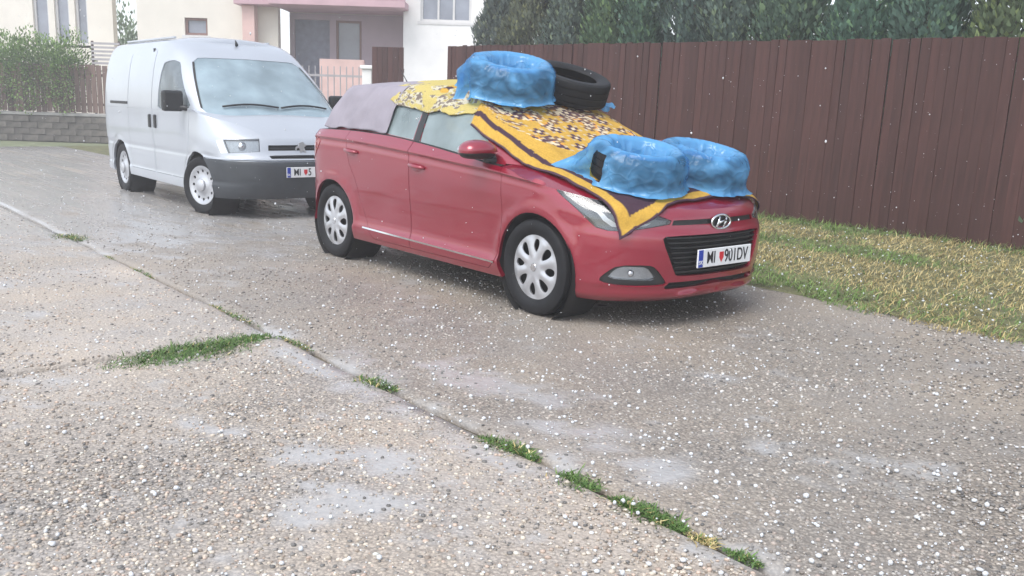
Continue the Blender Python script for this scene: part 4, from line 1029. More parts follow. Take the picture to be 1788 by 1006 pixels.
# badge on the grille bar
bd = empty('badge', (3.352, 0, .642), 0, CAR)
ring = []; n = 40
for k in range(n + 1):
    t = 2*math.pi*k/n; ring.append((.004 + .006*math.cos(t), .083*math.cos(t), .043*math.sin(t)))
MB().tube(ring, .0075, 8, False).build('badge_ring', M_chrome, bd, True)
mb = MB()
mb.tube([(.008, -.046, -.030), (.012, -.034, 0), (.008, -.018, .033)], [.007, .009, .006], 8); mb.tube([(.008, .018, -.033), (.012, .034, 0), (.008, .046, .030)], [.006, .009, .007], 8); mb.tube([(.012, -.034, -.006), (.013, 0, .003), (.012, .034, .008)], [.009, .007, .009], 8)
mb.build('badge_letter', M_chrome, bd, True)
MB().lathe([(.078, 0), (.0, .0)], 32, Matrix.Translation((-.002, 0, 0)) @ Matrix.Rotation(math.pi/2, 4, 'Z') @ Matrix.Diagonal((1, 1, .5, 1))).build('badge_back', M_black, bd)
plate(CAR, 3.392, 0.02, .432, 'MI', '901DV', .0)
# highlight along the sill drawn in as a chrome strip, antenna
Ss = np.linspace(LOW.sx(.50, .3), LOW.sx(2.2, .3), 30); za = np.interp(LOW.P(Ss, .3 + 0*Ss)[:, 0], [.5, 2.2], [.306, .280])
A_ = LOW.P(Ss, za) + np.array([0, -.003, 0]); B_ = LOW.P(Ss, za + .012) + np.array([0, -.007, 0]); strip('sill_highlight', A_, B_, M_chrome, CAR)
MB().tube([(-.15, 0, 1.445), (-.2, 0, 1.50), (-.3, 0, 1.60)], [.012, .004, .002], 6).build('antenna', M_black, CAR, True)
# ------------------------------------------------------------------ van
M_vrefl = mat('ribbed_reflector', (.50, .53, .55), .3, .2, var=.15, vscale=30, stretch=(1, 8, 1))
VAN = empty('panel_van', (-4.6513, 12.9387, 0), -.886685)
tag(VAN, 'pale silver panel van with black bumper parked behind the red car', 'van')
def vztop(S):
    S = np.asarray(S, float); x = VLOW.P(S, .95 + 0*S)[..., 0]; zs = solve_top(VLOW, S, vhoodH, .6, 1.25); k = sstep(2.55, 2.9, x)
    return VBELT*(1 - k) + zs*k
SV = np.concatenate([np.linspace(0, 1, 22)[:-1], np.linspace(1, 2, 76)[:-1], np.linspace(2, 3, 60)])
zt = vztop(SV); zb = np.interp(SV, [0, 1, 1.9, 2.2, 3], [.34, .26, .25, .22, .23])
Z = zb[:, None] + (zt - zb)[:, None]*np.linspace(0, 1, 24)[None]
sh = Sheet.grid(SV, Z)
aF, aR = circ(VLOW, 2.85, .325, .37), circ(VLOW, .03, .325, .365)
fd = sxp(VLOW, [(1.43, .36), (2.50, .36), (2.52, .6), (2.62, .78), (2.66, 1.3), (1.42, 1.3)])
sd_ = sxp(VLOW, [(.47, .36), (1.40, .36), (1.39, 1.3), (.46, 1.3)])
hl = [(2.428, .845), (2.455, .705), (2.69, .727), (2.70, .865), (2.56, .855)]
ind = [(2.36, .835), (2.39, .70), (2.45, .705), (2.422, .843)]
bump = [(2.0, .628), (2.20, .642), (2.30, .634), (2.437, .622), (2.646, .618), (3.1, .618), (3.1, .1), (1.9, .1)]
slot = [(2.755, .796), (3.1, .802), (3.1, .742), (2.75, .738)]; slot2 = chaikin([(2.746, .688), (3.1, .694), (3.1, .634), (2.79, .634), (2.755, .65)], 1, .1)
sill = sxp(VLOW, [(.30, .27), (.3, .10), (2.6, .1), (2.6, .27)])
fdi, sdi = inset(fd, .005, 3.1), inset(sd_, .005, 3.1); hli = inset(hl, .004, 1.4)
for pl in (aF, aR, fd, fdi, sd_, sdi, hl, hli, ind, bump, slot, slot2): sh.cut(pl)
D = sh.split([('arch', aF), ('arch', aR), ('fd', fdi), ('sd', sdi), ('seam', fd), ('seam', sd_), ('hl', hli), ('seam', hl), ('ind', ind), ('slot', slot), ('slot', slot2), ('bump', bump)], 'body')
skin('body', VLOW, D['body'], M_silver, VAN, 0, .028); skin('seam', VLOW, D['seam'], M_seam, VAN, -.012, 0)
skin('bumper', VLOW, D['bump'], M_grey, VAN, .012, .03); skin('grille', VLOW, D['slot'], M_dark, VAN, -.03, 0)
for z0 in (.766, .66):
    S = np.linspace(2.765 if z0 > .7 else 2.78, 3, 20); N_ = VLOW.N(S, z0 + 0*S); A_ = VLOW.P(S, z0 + 0*S) - N_*.01; B_ = VLOW.P(S, z0 + .007 + 0*S) - N_*.01; strip('grille_slat', A_, B_, M_grey, VAN)
vd = {}
for q in 'RL':
    m = 1 if q == 'R' else -1
    d1 = skin('front_door', VLOW, D['fd'], M_silver, VAN, 0, .014, q); d2 = skin('sliding_door', VLOW, D['sd'], M_silver, VAN, 0, .014, q); vd[q] = (d1, d2)
    for d, hx in ((d1, 1.53), (d2, 1.33)):
        MB().box(hx - .035, hx + .035, -.925*m if m > 0 else .895, -.895*m if m > 0 else .925, .90, 1.06, bev=.012).build('handle', M_black, d)
    l = skin('headlight', VLOW, D['hl'], M_lens, VAN, .002, .01, q); skin('reflector', VLOW, D['hl'], M_vrefl, l, -.03, 0, q)
    MB().add(*ellipsoid(((VLOW.P(2.57, .785) - VLOW.N(2.57, .785)*.03)*np.array([1, m, 1])), (.03, .05, .05))).build('bulb', M_chrome, l, True)
    skin('indicator', VLOW, D['ind'], M_lampwhite, VAN, .002, .01, q)
    # sliding rail
    MB().box(-.30, .44, -.912*m if m > 0 else .892, -.892*m if m > 0 else .912, 1.165, 1.20, bev=.006).build('door_rail', M_black, VAN)
Sh = np.linspace(VLOW.sx(2.66, 1.1), 3, 60); E_ = VLOW.P(Sh, vztop(Sh)); tt = (E_[:, 0] - E_[0, 0])/(E_[-1, 0] - E_[0, 0]); cxh = 3.0 + (E_[-1, 0] - .004 - 3.0)*tt
cap_mesh('hood', E_, cxh, lambda X, Y, v: vhoodH(X, Y) - .004, M_silver, VAN, 14, .992)
SU = np.concatenate([np.linspace(0, 1, 20)[:-1], np.linspace(1, 2, 60)[:-1], np.linspace(2, 3, 40)])
xq = VUP.P(SU, 1.15 + 0*SU)[:, 0]; zbu = np.where(xq < 2.55, VBELT + .001, VBELT - .02); ZU = zbu[:, None] + (VRAIL - zbu)[:, None]*np.linspace(0, 1, 20)[None]
su = Sheet.grid(SU, ZU)
ws = chaikin([(2.335, 1.165), (2.40, 1.45), (2.455, 1.68), (2.52, 1.735), (3.1, 1.745), (3.1, 1.10), (2.38, 1.10)], 1, .1)
win = sxp(VUP, chaikin([(1.63, 1.13), (1.65, 1.36), (1.69, 1.55), (1.76, 1.672), (2.0, 1.70), (2.12, 1.67), (2.42, 1.40), (2.68, 1.165), (2.3, 1.14)], 1, .12), 3)
spl = sxp(VUP, [(1.39, 1.0), (1.39, 1.80), (1.405, 1.80), (1.405, 1.0)])
for pl in (ws, win): su.cut(pl)
sp1, sp2 = sxp(VUP, [(1.395, 1.0), (1.40, 1.82), (1.412, 1.82), (1.41, 1.0)]), sxp(VUP, [(.455, 1.0), (.455, 1.80), (.468, 1.80), (.468, 1.0)])
for pl in (sp1, sp2): su.cut(pl)
U = su.split([('ws', ws), ('win', win), ('sp', sp1), ('sp', sp2)], 'frame')
skin('upper_body', VUP, U['frame'], M_silver, VAN, 0, .012); skin('seam', VUP, U['sp'], M_seam, VAN, -.010, 0); wso = skin('windscreen', VUP, U['ws'], M_vglass, VAN, -.006, 0)
for q in 'RL': skin('window', VUP, U['win'], M_vside, vd[q][0], -.006, 0, q)
# dark rubber surround of the screen
zz = np.linspace(1.165, 1.68, 20); Sw = np.interp(zz, [1.165, 1.45, 1.68], [2.335, 2.40, 2.455])
for mq in (1, -1): strip('screen_seal', (VUP.P(Sw - .006, zz) + VUP.N(Sw, zz)*.003)*np.array([1, mq, 1]), (VUP.P(Sw + .014, zz) + VUP.N(Sw, zz)*.003)*np.array([1, mq, 1]), M_seam, VAN, False)
ER = VUP.P(SU, VRAIL + 0*SU); mid = .6
cap_mesh('roof', ER, mid + (ER[:, 0] - mid)*.96, lambda X, Y, v: VRAIL - .0005 + (vroofc(X) + .03 - VRAIL)*(1 - v**2.6), M_silver, VAN, 12, 1.)
for s in (-1, 1): MB().box(-.4, 1.45, s*.60 - .02, s*.60 + .02, 1.975, 2.0, bev=.008).build('roof_gutter', M_silver, VAN)
MB().box(-.6, 3.4, -.72, .72, .24, .32).build('underbody', M_dark, VAN)
for x in (.03, 2.85):
    for s in (-1, 1): MB().lathe([(.377, s*.862), (.377, s*.55), (0, s*.55)], 36, Matrix.Translation((x, 0, .325))).build('arch_liner', M_dark, VAN, True)
for x, y, st in ((0, -.775, 0), (2.824, -.775, math.radians(18)), (0, .775, 0), (2.824, .775, math.radians(18))): wheel(VAN, x, y, .318, .195, 'steel', st)
for m in (1, -1):
    mi = empty('side_mirror', (2.52, -1.03*m, 1.23), 0, VAN)
    MB().box(-.05, .05, -.115, .115, -.11, .12, bev=.03).build('shell', M_black, mi)
    MB().box(-.058, -.051, -.095, .095, -.09, .10).build('mirror_glass', M_chrome, mi)
    MB().tube([(.02, .06*m, -.06), (.05, .14*m, -.075), (.07, .18*m, -.085)], [.03, .03, .035], 8).build('arm', M_black, mi, True)
MB().box(1.2, 3.0, -.75, .75, .45, .60).build('cabin_floor', M_cabin, VAN); MB().box(1.25, 1.29, -.80, .80, .60, 1.85).build('bulkhead', M_cabin, VAN)
for y in (-.45, .45): seat(VAN, 1.75, y, .68)
MB().box(2.45, 2.85, -.78, .78, .85, 1.10, bev=.05).build('dashboard', M_cabin, VAN)
MB().tube([(2.33 + .10*math.sin(t), .45 + .2*math.cos(t), 1.10 + .17*math.sin(t)) for t in np.linspace(0, 2*math.pi, 25)], .016, 8, False).build('steering_wheel', M_black, VAN, True)
# wipers, roof aerial, plate, emblem, bumper strip
for y0, y1 in ((-.62, .02), (.05, .66)):
    S0 = [VUP.sy(abs(y), 1.16) for y in (y0, y1)]; pts = []
    for k in range(9):
        y = y0 + (y1 - y0)*k/8; z = 1.175 + .03*math.sin(k/8*3.1); p = VUP.P(VUP.sy(abs(y), z), z); n_ = VUP.N(VUP.sy(abs(y), z), z); p = p + n_*.02; pts.append((p[0], y, p[2]))
    MB().tube(pts, .011, 6).build('wiper', M_black, VAN, True)
MB().tube([(1.88, 0, 1.915), (1.86, 0, 1.95), (1.84, 0, 1.975)], [.022, .014, .006], 8).build('aerial', M_black, VAN, True)
plate(VAN, 3.735, 0.02, .512, 'MI', '5')
em = empty('badge', (3.592, .0, .77), 0, VAN)
lion = [(-.01, .06), (.012, .066), (.03, .055), (.036, .035), (.055, .04), (.06, .028), (.045, .015), (.035, .012), (.03, -.01), (.05, -.03), (.055, -.055), (.035, -.058), (.03, -.04), (.01, -.03), (.0, -.06), (-.022, -.062), (-.018, -.045), (-.02, -.02), (-.03, .0), (-.055, -.005), (-.06, -.03), (-.072, -.02), (-.066, .008), (-.04, .02), (-.03, .035), (-.03, .052)]
nl = len(lion); MB().add([(.012, y, z) for y, z in lion] + [(0, y, z) for y, z in lion], [tuple(range(nl)), tuple(range(2*nl-1, nl-1, -1))] + [(i, (i+1) % nl, nl+(i+1) % nl, nl+i) for i in range(nl)]).build('badge_lion', M_alu, em)
S = np.linspace(2.2, 3, 30); A_ = VLOW.P(S, .632 + 0*S) + VLOW.N(S, .63 + 0*S)*.014; B_ = VLOW.P(S, .652 + 0*S) + VLOW.N(S, .63 + 0*S)*.004; strip('bumper_trim', A_, B_, M_silver, VAN)
# ------------------------------------------------------------------ cloths on the red car (all in the car's own frame)
from mathutils.bvhtree import BVHTree
def top_bvh(names):
    V = []; F = []
    for o in CAR.children:
        if o.name.split('.')[0] in names:
            k = len(V); V += [v.co[:] for v in o.data.vertices]; F += [[i + k for i in p.vertices] for p in o.data.polygons]
    return BVHTree.FromPolygons(V, F)
TOP = top_bvh({'hood', 'roof', 'greenhouse_frame', 'windscreen', 'rear_window'})
def topz(x, y):
    h = TOP.ray_cast(Vector((x, y, 3)), Vector((0, 0, -1))); return h[0].z if h[0] else None
def grid_mesh(name, G, material, parent, thick=.006, uv=None, col=None):
    n, m = G.shape[:2]; idx = np.arange(n*m).reshape(n, m)
    o = mesh(name, G.reshape(-1, 3), np.stack([idx[:-1, :-1], idx[1:, :-1], idx[1:, 1:], idx[:-1, 1:]], -1).reshape(-1, 4), material, parent, True, col=None if col is None else col.reshape(-1, 3))
    md = o.modifiers.new('thickness', 'SOLIDIFY'); md.thickness = thick; md.offset = 0
    return o
def place(o): o.location = CAR.location; o.rotation_euler = CAR.rotation_euler; return o     # same frame as the car, but a thing of its own
M_rug = mat('rug_pile', (1, 1, 1), .9, attr=True, var=.12, vscale=90, bump=.5, bscale=220, bdist=.003, spec=.2)

# yellow rug with dark border: windscreen and hood
YEL, DRK, CRM, BRN, ORG = np.array([.47, .285, .05]), np.array([.050, .026, .040]), np.array([.60, .50, .34]), np.array([.15, .085, .06]), np.array([.62, .28, .05])
nu, nv = 190, 300
_o = np.argsort(-HOODEDGE[:, 1]); EY = -HOODEDGE[:, 1]; ES = np.linspace(LOW.sx(2.22, .9), 3, 70)      # rim of the hood: |y| falls towards the nose
_k = np.argmax(EY); ey, ex, es, ez = EY[_k:][::-1], HOODEDGE[_k:, 0][::-1], ES[_k:][::-1], HOODEDGE[_k:, 2][::-1]
U = np.linspace(0, 1, nu)[:, None]; Vv = np.linspace(0, 1, nv)[None]
y0 = -.735 + .075*sstep(.75, 1., Vv) + .10*sstep(.35, 0., Vv) + .012*np.sin(Vv*11); y1 = .74 - .03*Vv - .06*sstep(.3, 0, Vv)
GY = y0 + (y1 - y0)*U
xend = np.interp(GY[:, -1:], [-.66, -.56, -.42, -.2, .13, .45, .72], [3.285, 3.268, 3.25, 3.228, 3.205, 3.175, 3.15]) + .008*np.sin(U*17)
GX = 1.18 + (xend - 1.18)*Vv + .02*np.sin(U*7)*(1 - Vv)
G = np.stack([GX, GY, 0*GX], -1)
for i in range(nu):
    for j in range(nv):
        x, y = G[i, j, :2]; ay = abs(y); xe = np.interp(ay, ey, ex)
        if x > xe - .005 and x > 2.6:
            S = float(np.interp(ay, ey, es)); z = float(np.interp(ay, ey, ez)) - (x - xe)*.88; p = LOW.P(S, z) + LOW.N(S, z)*(.014 + .05*(x - xe)); G[i, j] = (p[0], math.copysign(p[1], y), p[2] + .006); f = .35
        else:
            z = topz(x, y); k = 0
            while z is None and k < 40: k += 1; z = topz(x, y*(1 - .004*k))
            G[i, j, 2] = (z if z else 1.2) + .012 - .003*k; f = 1.
        G[i, j, 2] += (.010*mnoise.noise(Vector((x*5, y*5, 1))) + .006*mnoise.noise(Vector((x*13, y*13, 4))) + .006)*f
# smooth kinks between screen, cowl and hood
for _ in range(5):
    H = G.copy(); H[1:-1, 1:-1] = .25*(G[:-2, 1:-1] + G[2:, 1:-1] + G[1:-1, :-2] + G[1:-1, 2:]); G[..., 2] = np.maximum(G[..., 2] - .002, H[..., 2]); 
du = np.cumsum(np.r_[np.zeros((1, nv)), np.linalg.norm(np.diff(G, axis=0), axis=2)], 0); dv = np.cumsum(np.c_[np.zeros(nu), np.linalg.norm(np.diff(G, axis=1), axis=2)], 1)
er = du; el = du[-1:] - du; ef = dv[:, -1:] - dv; e = np.minimum(np.minimum(er, el), ef)
q = lambda a: np.floor(a/.019)*.019                      # knots of the weave
uu, vv = q(du), q(dv)
C = np.tile(YEL, (nu, nv, 1))*(.9 + .2*vnoise(uu*40, vv*40))[..., None]
f1 = vfbm(uu*6.5 + 3, vv*6.5, 3); f2 = vnoise(uu*32 + 50, vv*32); f3 = vnoise(uu*18 + 9, vv*22 + 5)
cu_ = du[-1:].mean()/2
med = np.exp(-(((du - cu_ - .02)/.52)**2 + ((dv - .80)/.50)**2)**2)           # flower field in the middle of the screen
flower = (f1 > .60 - .16*np.exp(-((dv - .54)/.24)**2)) & (med > .15)
C = np.where(flower[..., None], np.where((f2 > .58)[..., None], CRM, np.where((f2 > .40)[..., None], DRK*1.6, np.where((f3 > .5)[..., None], BRN, ORG))), C)
# rows of small woven flowers below: dark petals round a cream eye, pale leaves outside
row = np.floor(dv/.13); lx = (du + .085*(row % 2)) % .17 - .085; ly = dv % .13 - .065; jit = vnoise(np.floor((du + .085*(row % 2))/.17)*3.1, row*5.7)
eye = (np.abs(lx) < .015) & (np.abs(ly) < .015); pet = ((np.abs(np.abs(lx) - .033) < .018) & (np.abs(ly) < .018)) | ((np.abs(np.abs(ly) - .033) < .018) & (np.abs(lx) < .018)); leaf_ = (np.abs(np.abs(lx) - .052) < .013) & (np.abs(np.abs(ly) - .030) < .012)
zone = (med > .12) & (dv > .66) & (jit > .22)
C = np.where((zone & leaf_)[..., None], CRM*.75, C); C = np.where((zone & pet)[..., None], np.where((jit > .6)[..., None], DRK*1.4, BRN), C); C = np.where((zone & eye)[..., None], CRM, C)
C = np.where(((e > .088) & (e < .132))[..., None], DRK, C)
C = np.where(((e > .088) & (ef < .30 + .05*np.sin(du*9)))[..., None], DRK, C)
C = np.where(((e > .088) & (er < .25) & (ef < .75) & (er < .25*(1 - (ef - .3)/.5)))[..., None], DRK, C)
C = np.where((e < .016)[..., None], DRK*1.3, C)
rug = place(grid_mesh('rug', G, M_rug, None, .008, col=C)); tag(rug, 'golden yellow rug with dark border spread over windscreen and hood', 'rug')

# paler floral rug over the roof, its side edge pinched in the door tops
xs = np.linspace(.60, 1.66, 150); paths = []
for x in xs:
    zb_ = float(np.interp(x, [.70, .76, 1.13, 1.72, 1.8], [1.30, 1.285, 1.245, 1.225, 1.222])) + .022*mnoise.noise(Vector((x*7, 2, 5))) + .008*mnoise.noise(Vector((x*22, 2, 5))); pts = []
    z0_ = float(np.interp(x, [1.1, 1.35, 1.55, 1.75], [1.408, 1.365, 1.31, 1.25])); ye = float(UP.P(UP.sx(x, z0_), z0_)[1])*.98
    for y in np.linspace(.0, ye, 60):
        x2 = .60 + (x - .60)*(.58 + .42*sstep(-.2, ye, y)); z = topz(x2, y); pts.append((x2, y, (z if z else 1.40) + .014))
    for z in np.linspace(z0_, zb_, 26):
        S = UP.sx(x, z); p = UP.P(S, z) + UP.N(S, z)*.014; pts.append((x, p[1], z))
    pts = np.array(pts); L_ = np.r_[0, np.cumsum(np.linalg.norm(np.diff(pts, axis=0), axis=1))]; t = np.linspace(0, L_[-1], 120)
    pts = np.stack([np.interp(t, L_, pts[:, k]) for k in range(3)], 1)
    for k in range(3): pts[1:-1] = .25*pts[:-2] + .5*pts[1:-1] + .25*pts[2:]
    paths.append(pts)
G = np.array(paths)
for i in range(G.shape[0]):
    for j in range(G.shape[1]):
        w = mnoise.noise(Vector((G[i, j, 0]*9, j*.06, 2)))*.007; G[i, j, 2] += w; G[i, j, 1] -= abs(w)*.6
LY, LC, LD = np.array([.45, .37, .13]), np.array([.46, .43, .33]), np.array([.16, .13, .11])
X = np.floor(G[..., 0]/.012)*.012; Y = np.floor(np.arange(120)[None]*.0115/.012)*.012 + 0*X
f1 = vfbm(X*9, Y*9, 3); f2 = vnoise(X*38, Y*38); C = np.tile(LY, X.shape + (1,))
fl2 = (f1 > .47) & (Y > .9); C = np.where(fl2[..., None], np.where((f2 > .62)[..., None], LD, np.where((f2 > .33)[..., None], LC, LY*.8)), C)
rr = place(grid_mesh('rug', G, M_rug, None, .007, col=C)); tag(rr, 'paler yellow floral rug over the roof, hanging above the side windows', 'rug')

# pale mauve sheet over the rear of the car
M_sheet = mat('mauve_sheet', (.27, .25, .285), .8, var=.10, vscale=5, bump=.3, bscale=150, spec=.2)
St = np.concatenate([np.linspace(0, 1, 46)[:-1], 1 + np.linspace(0, 1, 46)]); paths = []
def shS(S, z): return S if S <= 1 else UP.sx(float(UP.xcr(z)) + (.748 + .09*(z - 1.05) - float(UP.xcr(z)))*(S - 1), z)
for S in St:
    xe = UP.P(shS(S, ZRAIL), ZRAIL)[0]; low = float(zbelt(UP.P(shS(S, 1.05), 1.05)[0])) + .010 + .016*mnoise.noise(Vector((S*5, 3, 1))); pts = []
    c = np.array([max(-.1, min(xe, .80)), 0.]); e_ = UP.P(shS(S, ZRAIL), ZRAIL)
    for k in np.linspace(0, .98, 30):
        x = c[0] + (e_[0] - c[0])*k; y = e_[1]*k; z = topz(x, y); pts.append((x, y, (z if z else ZRAIL) + .010))
    for z in np.linspace(ZRAIL, low, 40):
        Sq = shS(S, z); p = UP.P(Sq, z) + UP.N(Sq, z)*(.012 + .016*max(0, (1.2 - z))); pts.append(tuple(p))
    pts = np.array(pts); L_ = np.r_[0, np.cumsum(np.linalg.norm(np.diff(pts, axis=0), axis=1))]; t = np.linspace(0, L_[-1], 80)
    paths.append(np.stack([np.interp(t, L_, pts[:, k]) for k in range(3)], 1))
G = np.array(paths)
for i in range(G.shape[0]):
    for j in range(G.shape[1]):
        k = j/80; w = (.5 + 1.1*mnoise.noise(Vector((i*.13, j*.025, 0))) + .5*mnoise.noise(Vector((i*.31 + j*.04, j*.05, 7))))*.020*k + .01*mnoise.noise(Vector((i*.1, j*.1, 5)))
        G[i, j, 1] -= w*min(1, -G[i, j, 1]*2) ; G[i, j, 0] -= w*.5*(1 if G[i, j, 0] < -.2 else 0); G[i, j, 2] += w*.3
GG = np.concatenate([G, (G*np.array([1, -1, 1]))[::-1]], 0) if False else G
shA = grid_mesh('sheet', GG, M_sheet, None, .005); 
# mirror half joined in the same cloth
bm = bmesh.new(); bm.from_mesh(shA.data); g = bmesh.ops.duplicate(bm, geom=list(bm.verts)+list(bm.edges)+list(bm.faces))
dv_ = [v for v in g['geom'] if isinstance(v, bmesh.types.BMVert)]; df_ = [v for v in g['geom'] if isinstance(v, bmesh.types.BMFace)]
for v in dv_: v.co.y *= -1
bmesh.ops.reverse_faces(bm, faces=df_); bmesh.ops.remove_doubles(bm, verts=bm.verts, dist=.004); bm.to_mesh(shA.data); bm.free()
place(shA); tag(shA, 'pale mauve grey sheet draped over the rear window of the red car', 'sheet')

# ------------------------------------------------------------------ tyres on the car, three of them in blue bags
def film(name):
    m = bpy.data.materials.new(name); m.use_nodes = True; nt = m.node_tree; N = nt.nodes; L = nt.links; b = N['Principled BSDF']; out = N['Material Output']
    tc = N.new('ShaderNodeTexCoord'); nz = N.new('ShaderNodeTexNoise'); nz.inputs['Scale'].default_value = 7; nz.inputs['Detail'].default_value = 6; L.new(tc.outputs['Object'], nz.inputs['Vector'])
    cr = N.new('ShaderNodeValToRGB'); cr.color_ramp.elements[0].color = (.11, .39, .74, 1); cr.color_ramp.elements[0].position = .3; cr.color_ramp.elements[1].color = (.15, .46, .81, 1); cr.color_ramp.elements[1].position = .7
    L.new(nz.outputs['Fac'], cr.inputs[0]); L.new(cr.outputs[0], b.inputs['Base Color'])
    b.inputs['Roughness'].default_value = .14; b.inputs['Specular IOR Level'].default_value = .8
    dn = N.new('ShaderNodeTexNoise'); dn.inputs['Scale'].default_value = 6; L.new(tc.outputs['Object'], dn.inputs['Vector']); ds = N.new('ShaderNodeVectorMath'); ds.operation = 'MULTIPLY_ADD'; ds.inputs[1].default_value = (.16, .16, .16); L.new(dn.outputs['Color'], ds.inputs[0]); L.new(tc.outputs['Object'], ds.inputs[2])
    n2 = N.new('ShaderNodeTexVoronoi'); n2.inputs['Scale'].default_value = 6.5; n2.inputs['Randomness'].default_value = 1.; L.new(ds.outputs[0], n2.inputs['Vector'])
    bp = N.new('ShaderNodeBump'); bp.inputs['Strength'].default_value = .42; bp.inputs['Distance'].default_value = .03; ve = N.new('ShaderNodeTexVoronoi'); ve.feature = 'DISTANCE_TO_EDGE'; ve.inputs['Scale'].default_value = 9; L.new(ds.outputs[0], ve.inputs['Vector'])
    cl = N.new('ShaderNodeMapRange'); cl.inputs[1].default_value = 0; cl.inputs[2].default_value = .10; cl.inputs[3].default_value = .20; cl.inputs[4].default_value = 0; L.new(ve.outputs['Distance'], cl.inputs[0])
    ad = N.new('ShaderNodeMath'); ad.operation = 'ADD'; L.new(n2.outputs['Distance'], ad.inputs[0]); L.new(cl.outputs[0], ad.inputs[1]); L.new(ad.outputs[0], bp.inputs['Height']); L.new(bp.outputs[0], b.inputs['Normal'])
    tl = N.new('ShaderNodeBsdfTranslucent'); tl.inputs[0].default_value = (.20, .50, .85, 1); L.new(bp.outputs[0], tl.inputs['Normal'])
    m1 = N.new('ShaderNodeMixShader'); m1.inputs[0].default_value = .35; L.new(b.outputs[0], m1.inputs[1]); L.new(tl.outputs[0], m1.inputs[2])
    tr = N.new('ShaderNodeBsdfTransparent'); tr.inputs[0].default_value = (.45, .70, .95, 1)
    m2 = N.new('ShaderNodeMixShader'); at = N.new('ShaderNodeVertexColor'); at.layer_name = 'Col'; mr = N.new('ShaderNodeMapRange'); mr.inputs[3].default_value = .10; mr.inputs[4].default_value = .70; L.new(at.outputs[0], mr.inputs[0]); L.new(mr.outputs[0], m2.inputs[0]); L.new(m1.outputs[0], m2.inputs[1]); L.new(tr.outputs[0], m2.inputs[2]); L.new(m2.outputs[0], out.inputs[0])
    return m
M_bag = film('blue_polythene')
def car_world(p): return CAR_M @ Vector(p)
CAR_M = Matrix.Translation(CAR.location) @ Matrix.Rotation(CAR.rotation_euler.z, 4, 'Z')
def stack_tyre(p, R, w, tilt_x, tilt_y, label, rz=0.):
    M = CAR_M @ Matrix.Translation(p) @ Matrix.Rotation(rz, 4, 'Z') @ Matrix.Rotation(tilt_y, 4, 'Y') @ Matrix.Rotation(tilt_x, 4, 'X')
    o = autosmooth(MB().lathe([(a, h + w/2) for a, h in TYRE_PROF(R, w, R*.63)], 72, Matrix.Rotation(math.pi/2, 4, 'X')).build('tyre', M_tyre), 30)
    o.matrix_world = M; tag(o, label, 'tyre'); return o, M
def bag(M, R, w, seed, label, hole=None, tail_at=None, skirt=.02, drop=0.):
    r = np.random.default_rng(seed); nt_, n_p = 190, 76
    prof = np.array([(0, .050), (.07, .055), (.12, .075), (.150, .115), (.168, w*.86), (.195, w + .022), (.24, w + .036), (R - .03, w + .030), (R + .004, w*.98), (R + .022, w*.82), (R + .024, w*.5), (R + .022, w*.18), (R + .018, .02), (R + .020, -.004), (R + .034, -.010)])
    L_ = np.r_[0, np.cumsum(np.linalg.norm(np.diff(prof, axis=0), axis=1))]; t = np.linspace(0, L_[-1], n_p); pr = np.stack([np.interp(t, L_, prof[:, k]) for k in range(2)], 1); tn = t/L_[-1]
    for _ in range(2): pr[1:-1] = .25*pr[:-2] + .5*pr[1:-1] + .25*pr[2:]
    ph = r.random(40)*6.28; V = np.zeros((nt_, n_p, 3)); C = np.zeros((nt_, n_p, 3))
    for i in range(nt_):
        th = 2*math.pi*i/nt_; c_, s_ = math.cos(th), math.sin(th)
        for j in range(n_p):
            rad, h = pr[j]; s = tn[j]
            # pleats pulled towards the hole in the middle, slack wrinkles on the side
            pl = 0
            for k in (6, 10, 15, 23): pl += (1 - abs(math.sin(.5*(th*k + ph[k] + 1.6*mnoise.noise(Vector((c_*2 + seed, s_*2, s*3))))))*2)/k**.5
            nz = mnoise.noise(Vector((c_*3 + seed, s_*3, s*6))); nz2 = mnoise.noise(Vector((c_*8 + seed, s_*8, s*22 + 3*c_)))
            diag = abs(mnoise.noise(Vector((c_*3.5 + s*6 + seed, s_*3.5 - s*5, s*3)))) 
            inn = sstep(.02, .12, s)*sstep(.50, .30, s); side = sstep(.52, .62, s)*sstep(.96, .85, s); bot = sstep(.88, 1., s)
            h2 = h + inn*(pl*.020 + nz*.018) + nz2*.004*sstep(.6, .5, s)
            r2 = rad - inn*pl*.006 + side*(nz*.008 + max(0, .10 - diag)*.07 - .003) + bot*skirt*(.6 + pl*.7 + 1.2*nz) + nz2*.002
            if tail_at is not None:
                d = math.cos(th - tail_at)
                if d > .75: q = (d - .75)/.25; r2 += q*(.07*sstep(.62, 1., s) + .03*sstep(.5, .62, s))*(1 + .9*nz + .7*pl); h2 += q*(.02*abs(pl) - drop*sstep(.8, 1, s))
            V[i, j] = (r2*c_, r2*s_, max(h2, -.016 - drop)); C[i, j] = min(1, max(0, side*(.85 - 1.1*max(0, nz) - 1.2*max(0, diag - .25))))
    idx = np.arange(nt_*n_p).reshape(nt_, n_p); F = []
    for i in range(nt_):
        for j in range(n_p - 1):
            th = (2*math.pi*(i + .5)/nt_); hh = (V[i, j, 2] + V[i, j+1, 2])/2
            if hole and abs((th - hole[0] + math.pi) % (2*math.pi) - math.pi) < hole[1] and hole[2] < hh < hole[3] and tn[j] > .50: continue
            a, b = idx[i], idx[(i+1) % nt_]; F.append([a[j], a[j+1], b[j+1], b[j]])
    o = mesh('plastic_bag', V.reshape(-1, 3), F, M_bag, None, True, col=C.reshape(-1, 3))
    bm = bmesh.new(); bm.from_mesh(o.data); bmesh.ops.remove_doubles(bm, verts=bm.verts, dist=1e-5); bm.to_mesh(o.data); bm.free()
    o.matrix_world = M; tag(o, label, 'bag'); return o
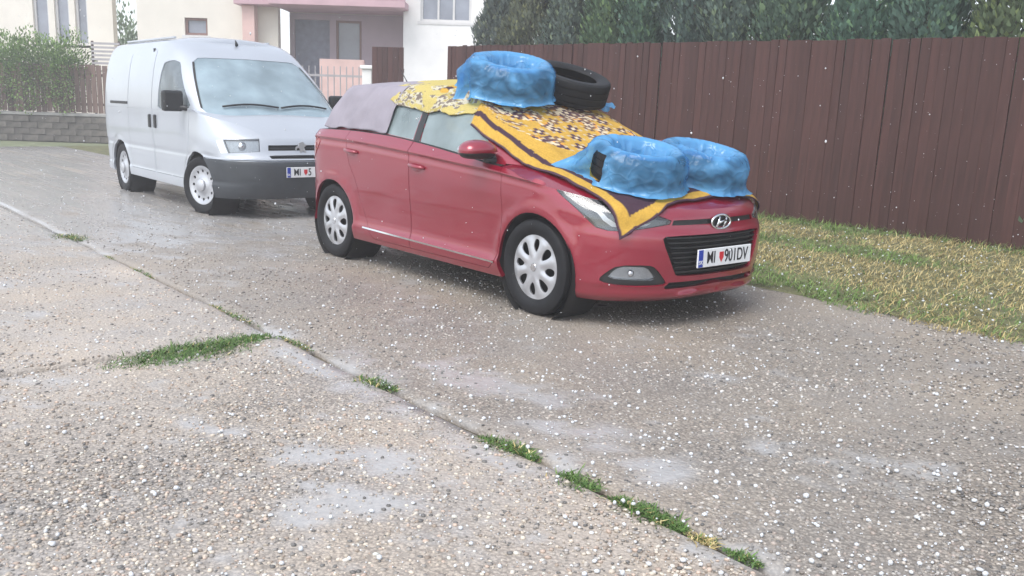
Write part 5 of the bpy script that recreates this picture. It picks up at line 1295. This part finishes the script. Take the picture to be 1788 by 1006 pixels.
t1, M1 = stack_tyre((1.58, -.26, 1.402), .30, .20, .10, .27, 'tyre inside the blue bag at the roof front'); bag(M1, .30, .20, 3, 'blue plastic bag over the tyre at the roof front', tail_at=math.radians(232), skirt=.03, drop=.09)
t2, M2 = stack_tyre((1.57, .31, 1.378), .31, .20, .0, .34, 'bare black tyre lying on the roof behind the bagged tyre')
t3, M3 = stack_tyre((2.90, -.30, .868), .29, .19, .05, .22, 'tyre inside the blue bag on the hood nearest the headlight'); bag(M3, .29, .19, 5, 'blue torn plastic bag on the hood showing bare tread', hole=(math.radians(259), .20, .012, .18), tail_at=math.radians(212), skirt=.03)
t4, M4 = stack_tyre((2.92, .285, .858), .295, .19, .0, .22, 'tyre inside the blue bag on the hood beside the fence'); bag(M4, .295, .19, 8, 'blue plastic bag over the hood tyre beside the fence', tail_at=math.radians(270), skirt=.03)
# scrap of blue film under the bare tyre
def scrap(M, seed, label, sx, sy):
    n = 24; V = []
    for i in range(n):
        for j in range(n):
            u, v = i/(n-1) - .5, j/(n-1) - .5; k = 1 + .25*math.sin(math.atan2(v, u)*5 + seed)
            V.append((u*sx*k, v*sy*k, .018*mnoise.noise(Vector((u*6, v*6, seed))) + .02*abs(math.sin(u*14 + v*5))))
    F = [[i*n+j, (i+1)*n+j, (i+1)*n+j+1, i*n+j+1] for i in range(n-1) for j in range(n-1)]
    o = mesh('plastic_scrap', V, F, M_bag, None, True); o.matrix_world = M; tag(o, label, 'plastic'); return o
scrap(CAR_M @ Matrix.Translation((1.62, .60, 1.335)) @ Matrix.Rotation(.42, 4, 'Y') @ Matrix.Rotation(.12, 4, 'X'), 2, 'scrap of blue plastic under the bare tyre', .24, .2)

# ------------------------------------------------------------------ hailstones falling through the air
n = 1700; y = 2.6 + 9.5*RNG.random(n); x = (RNG.random(n)*2 - 1)*y*.6; z = .05 + RNG.random(n)*2.9
scatter('falling_hail', np.stack([x, y, z], 1), (.0010 + .0028*RNG.random(n)**2.5), np.full((n, 3), .8), 1.2, M_hail, 1, .5)

# ------------------------------------------------------------------ haze of the downpour
hz = bpy.data.materials.new('rain_haze'); hz.use_nodes = True; nt = hz.node_tree
for nd in list(nt.nodes):
    if nd.type == 'BSDF_PRINCIPLED': nt.nodes.remove(nd)
pv = nt.nodes.new('ShaderNodeVolumePrincipled'); pv.inputs['Color'].default_value = (.93, .94, .97, 1); pv.inputs['Density'].default_value = HAZE_DENSITY; pv.inputs['Anisotropy'].default_value = .2
nt.links.new(pv.outputs[0], nt.nodes['Material Output'].inputs['Volume'])
tag(MB().box(-62, 62, -12, 92, -1.1, 9.2).build('haze', hz), kind='stuff')
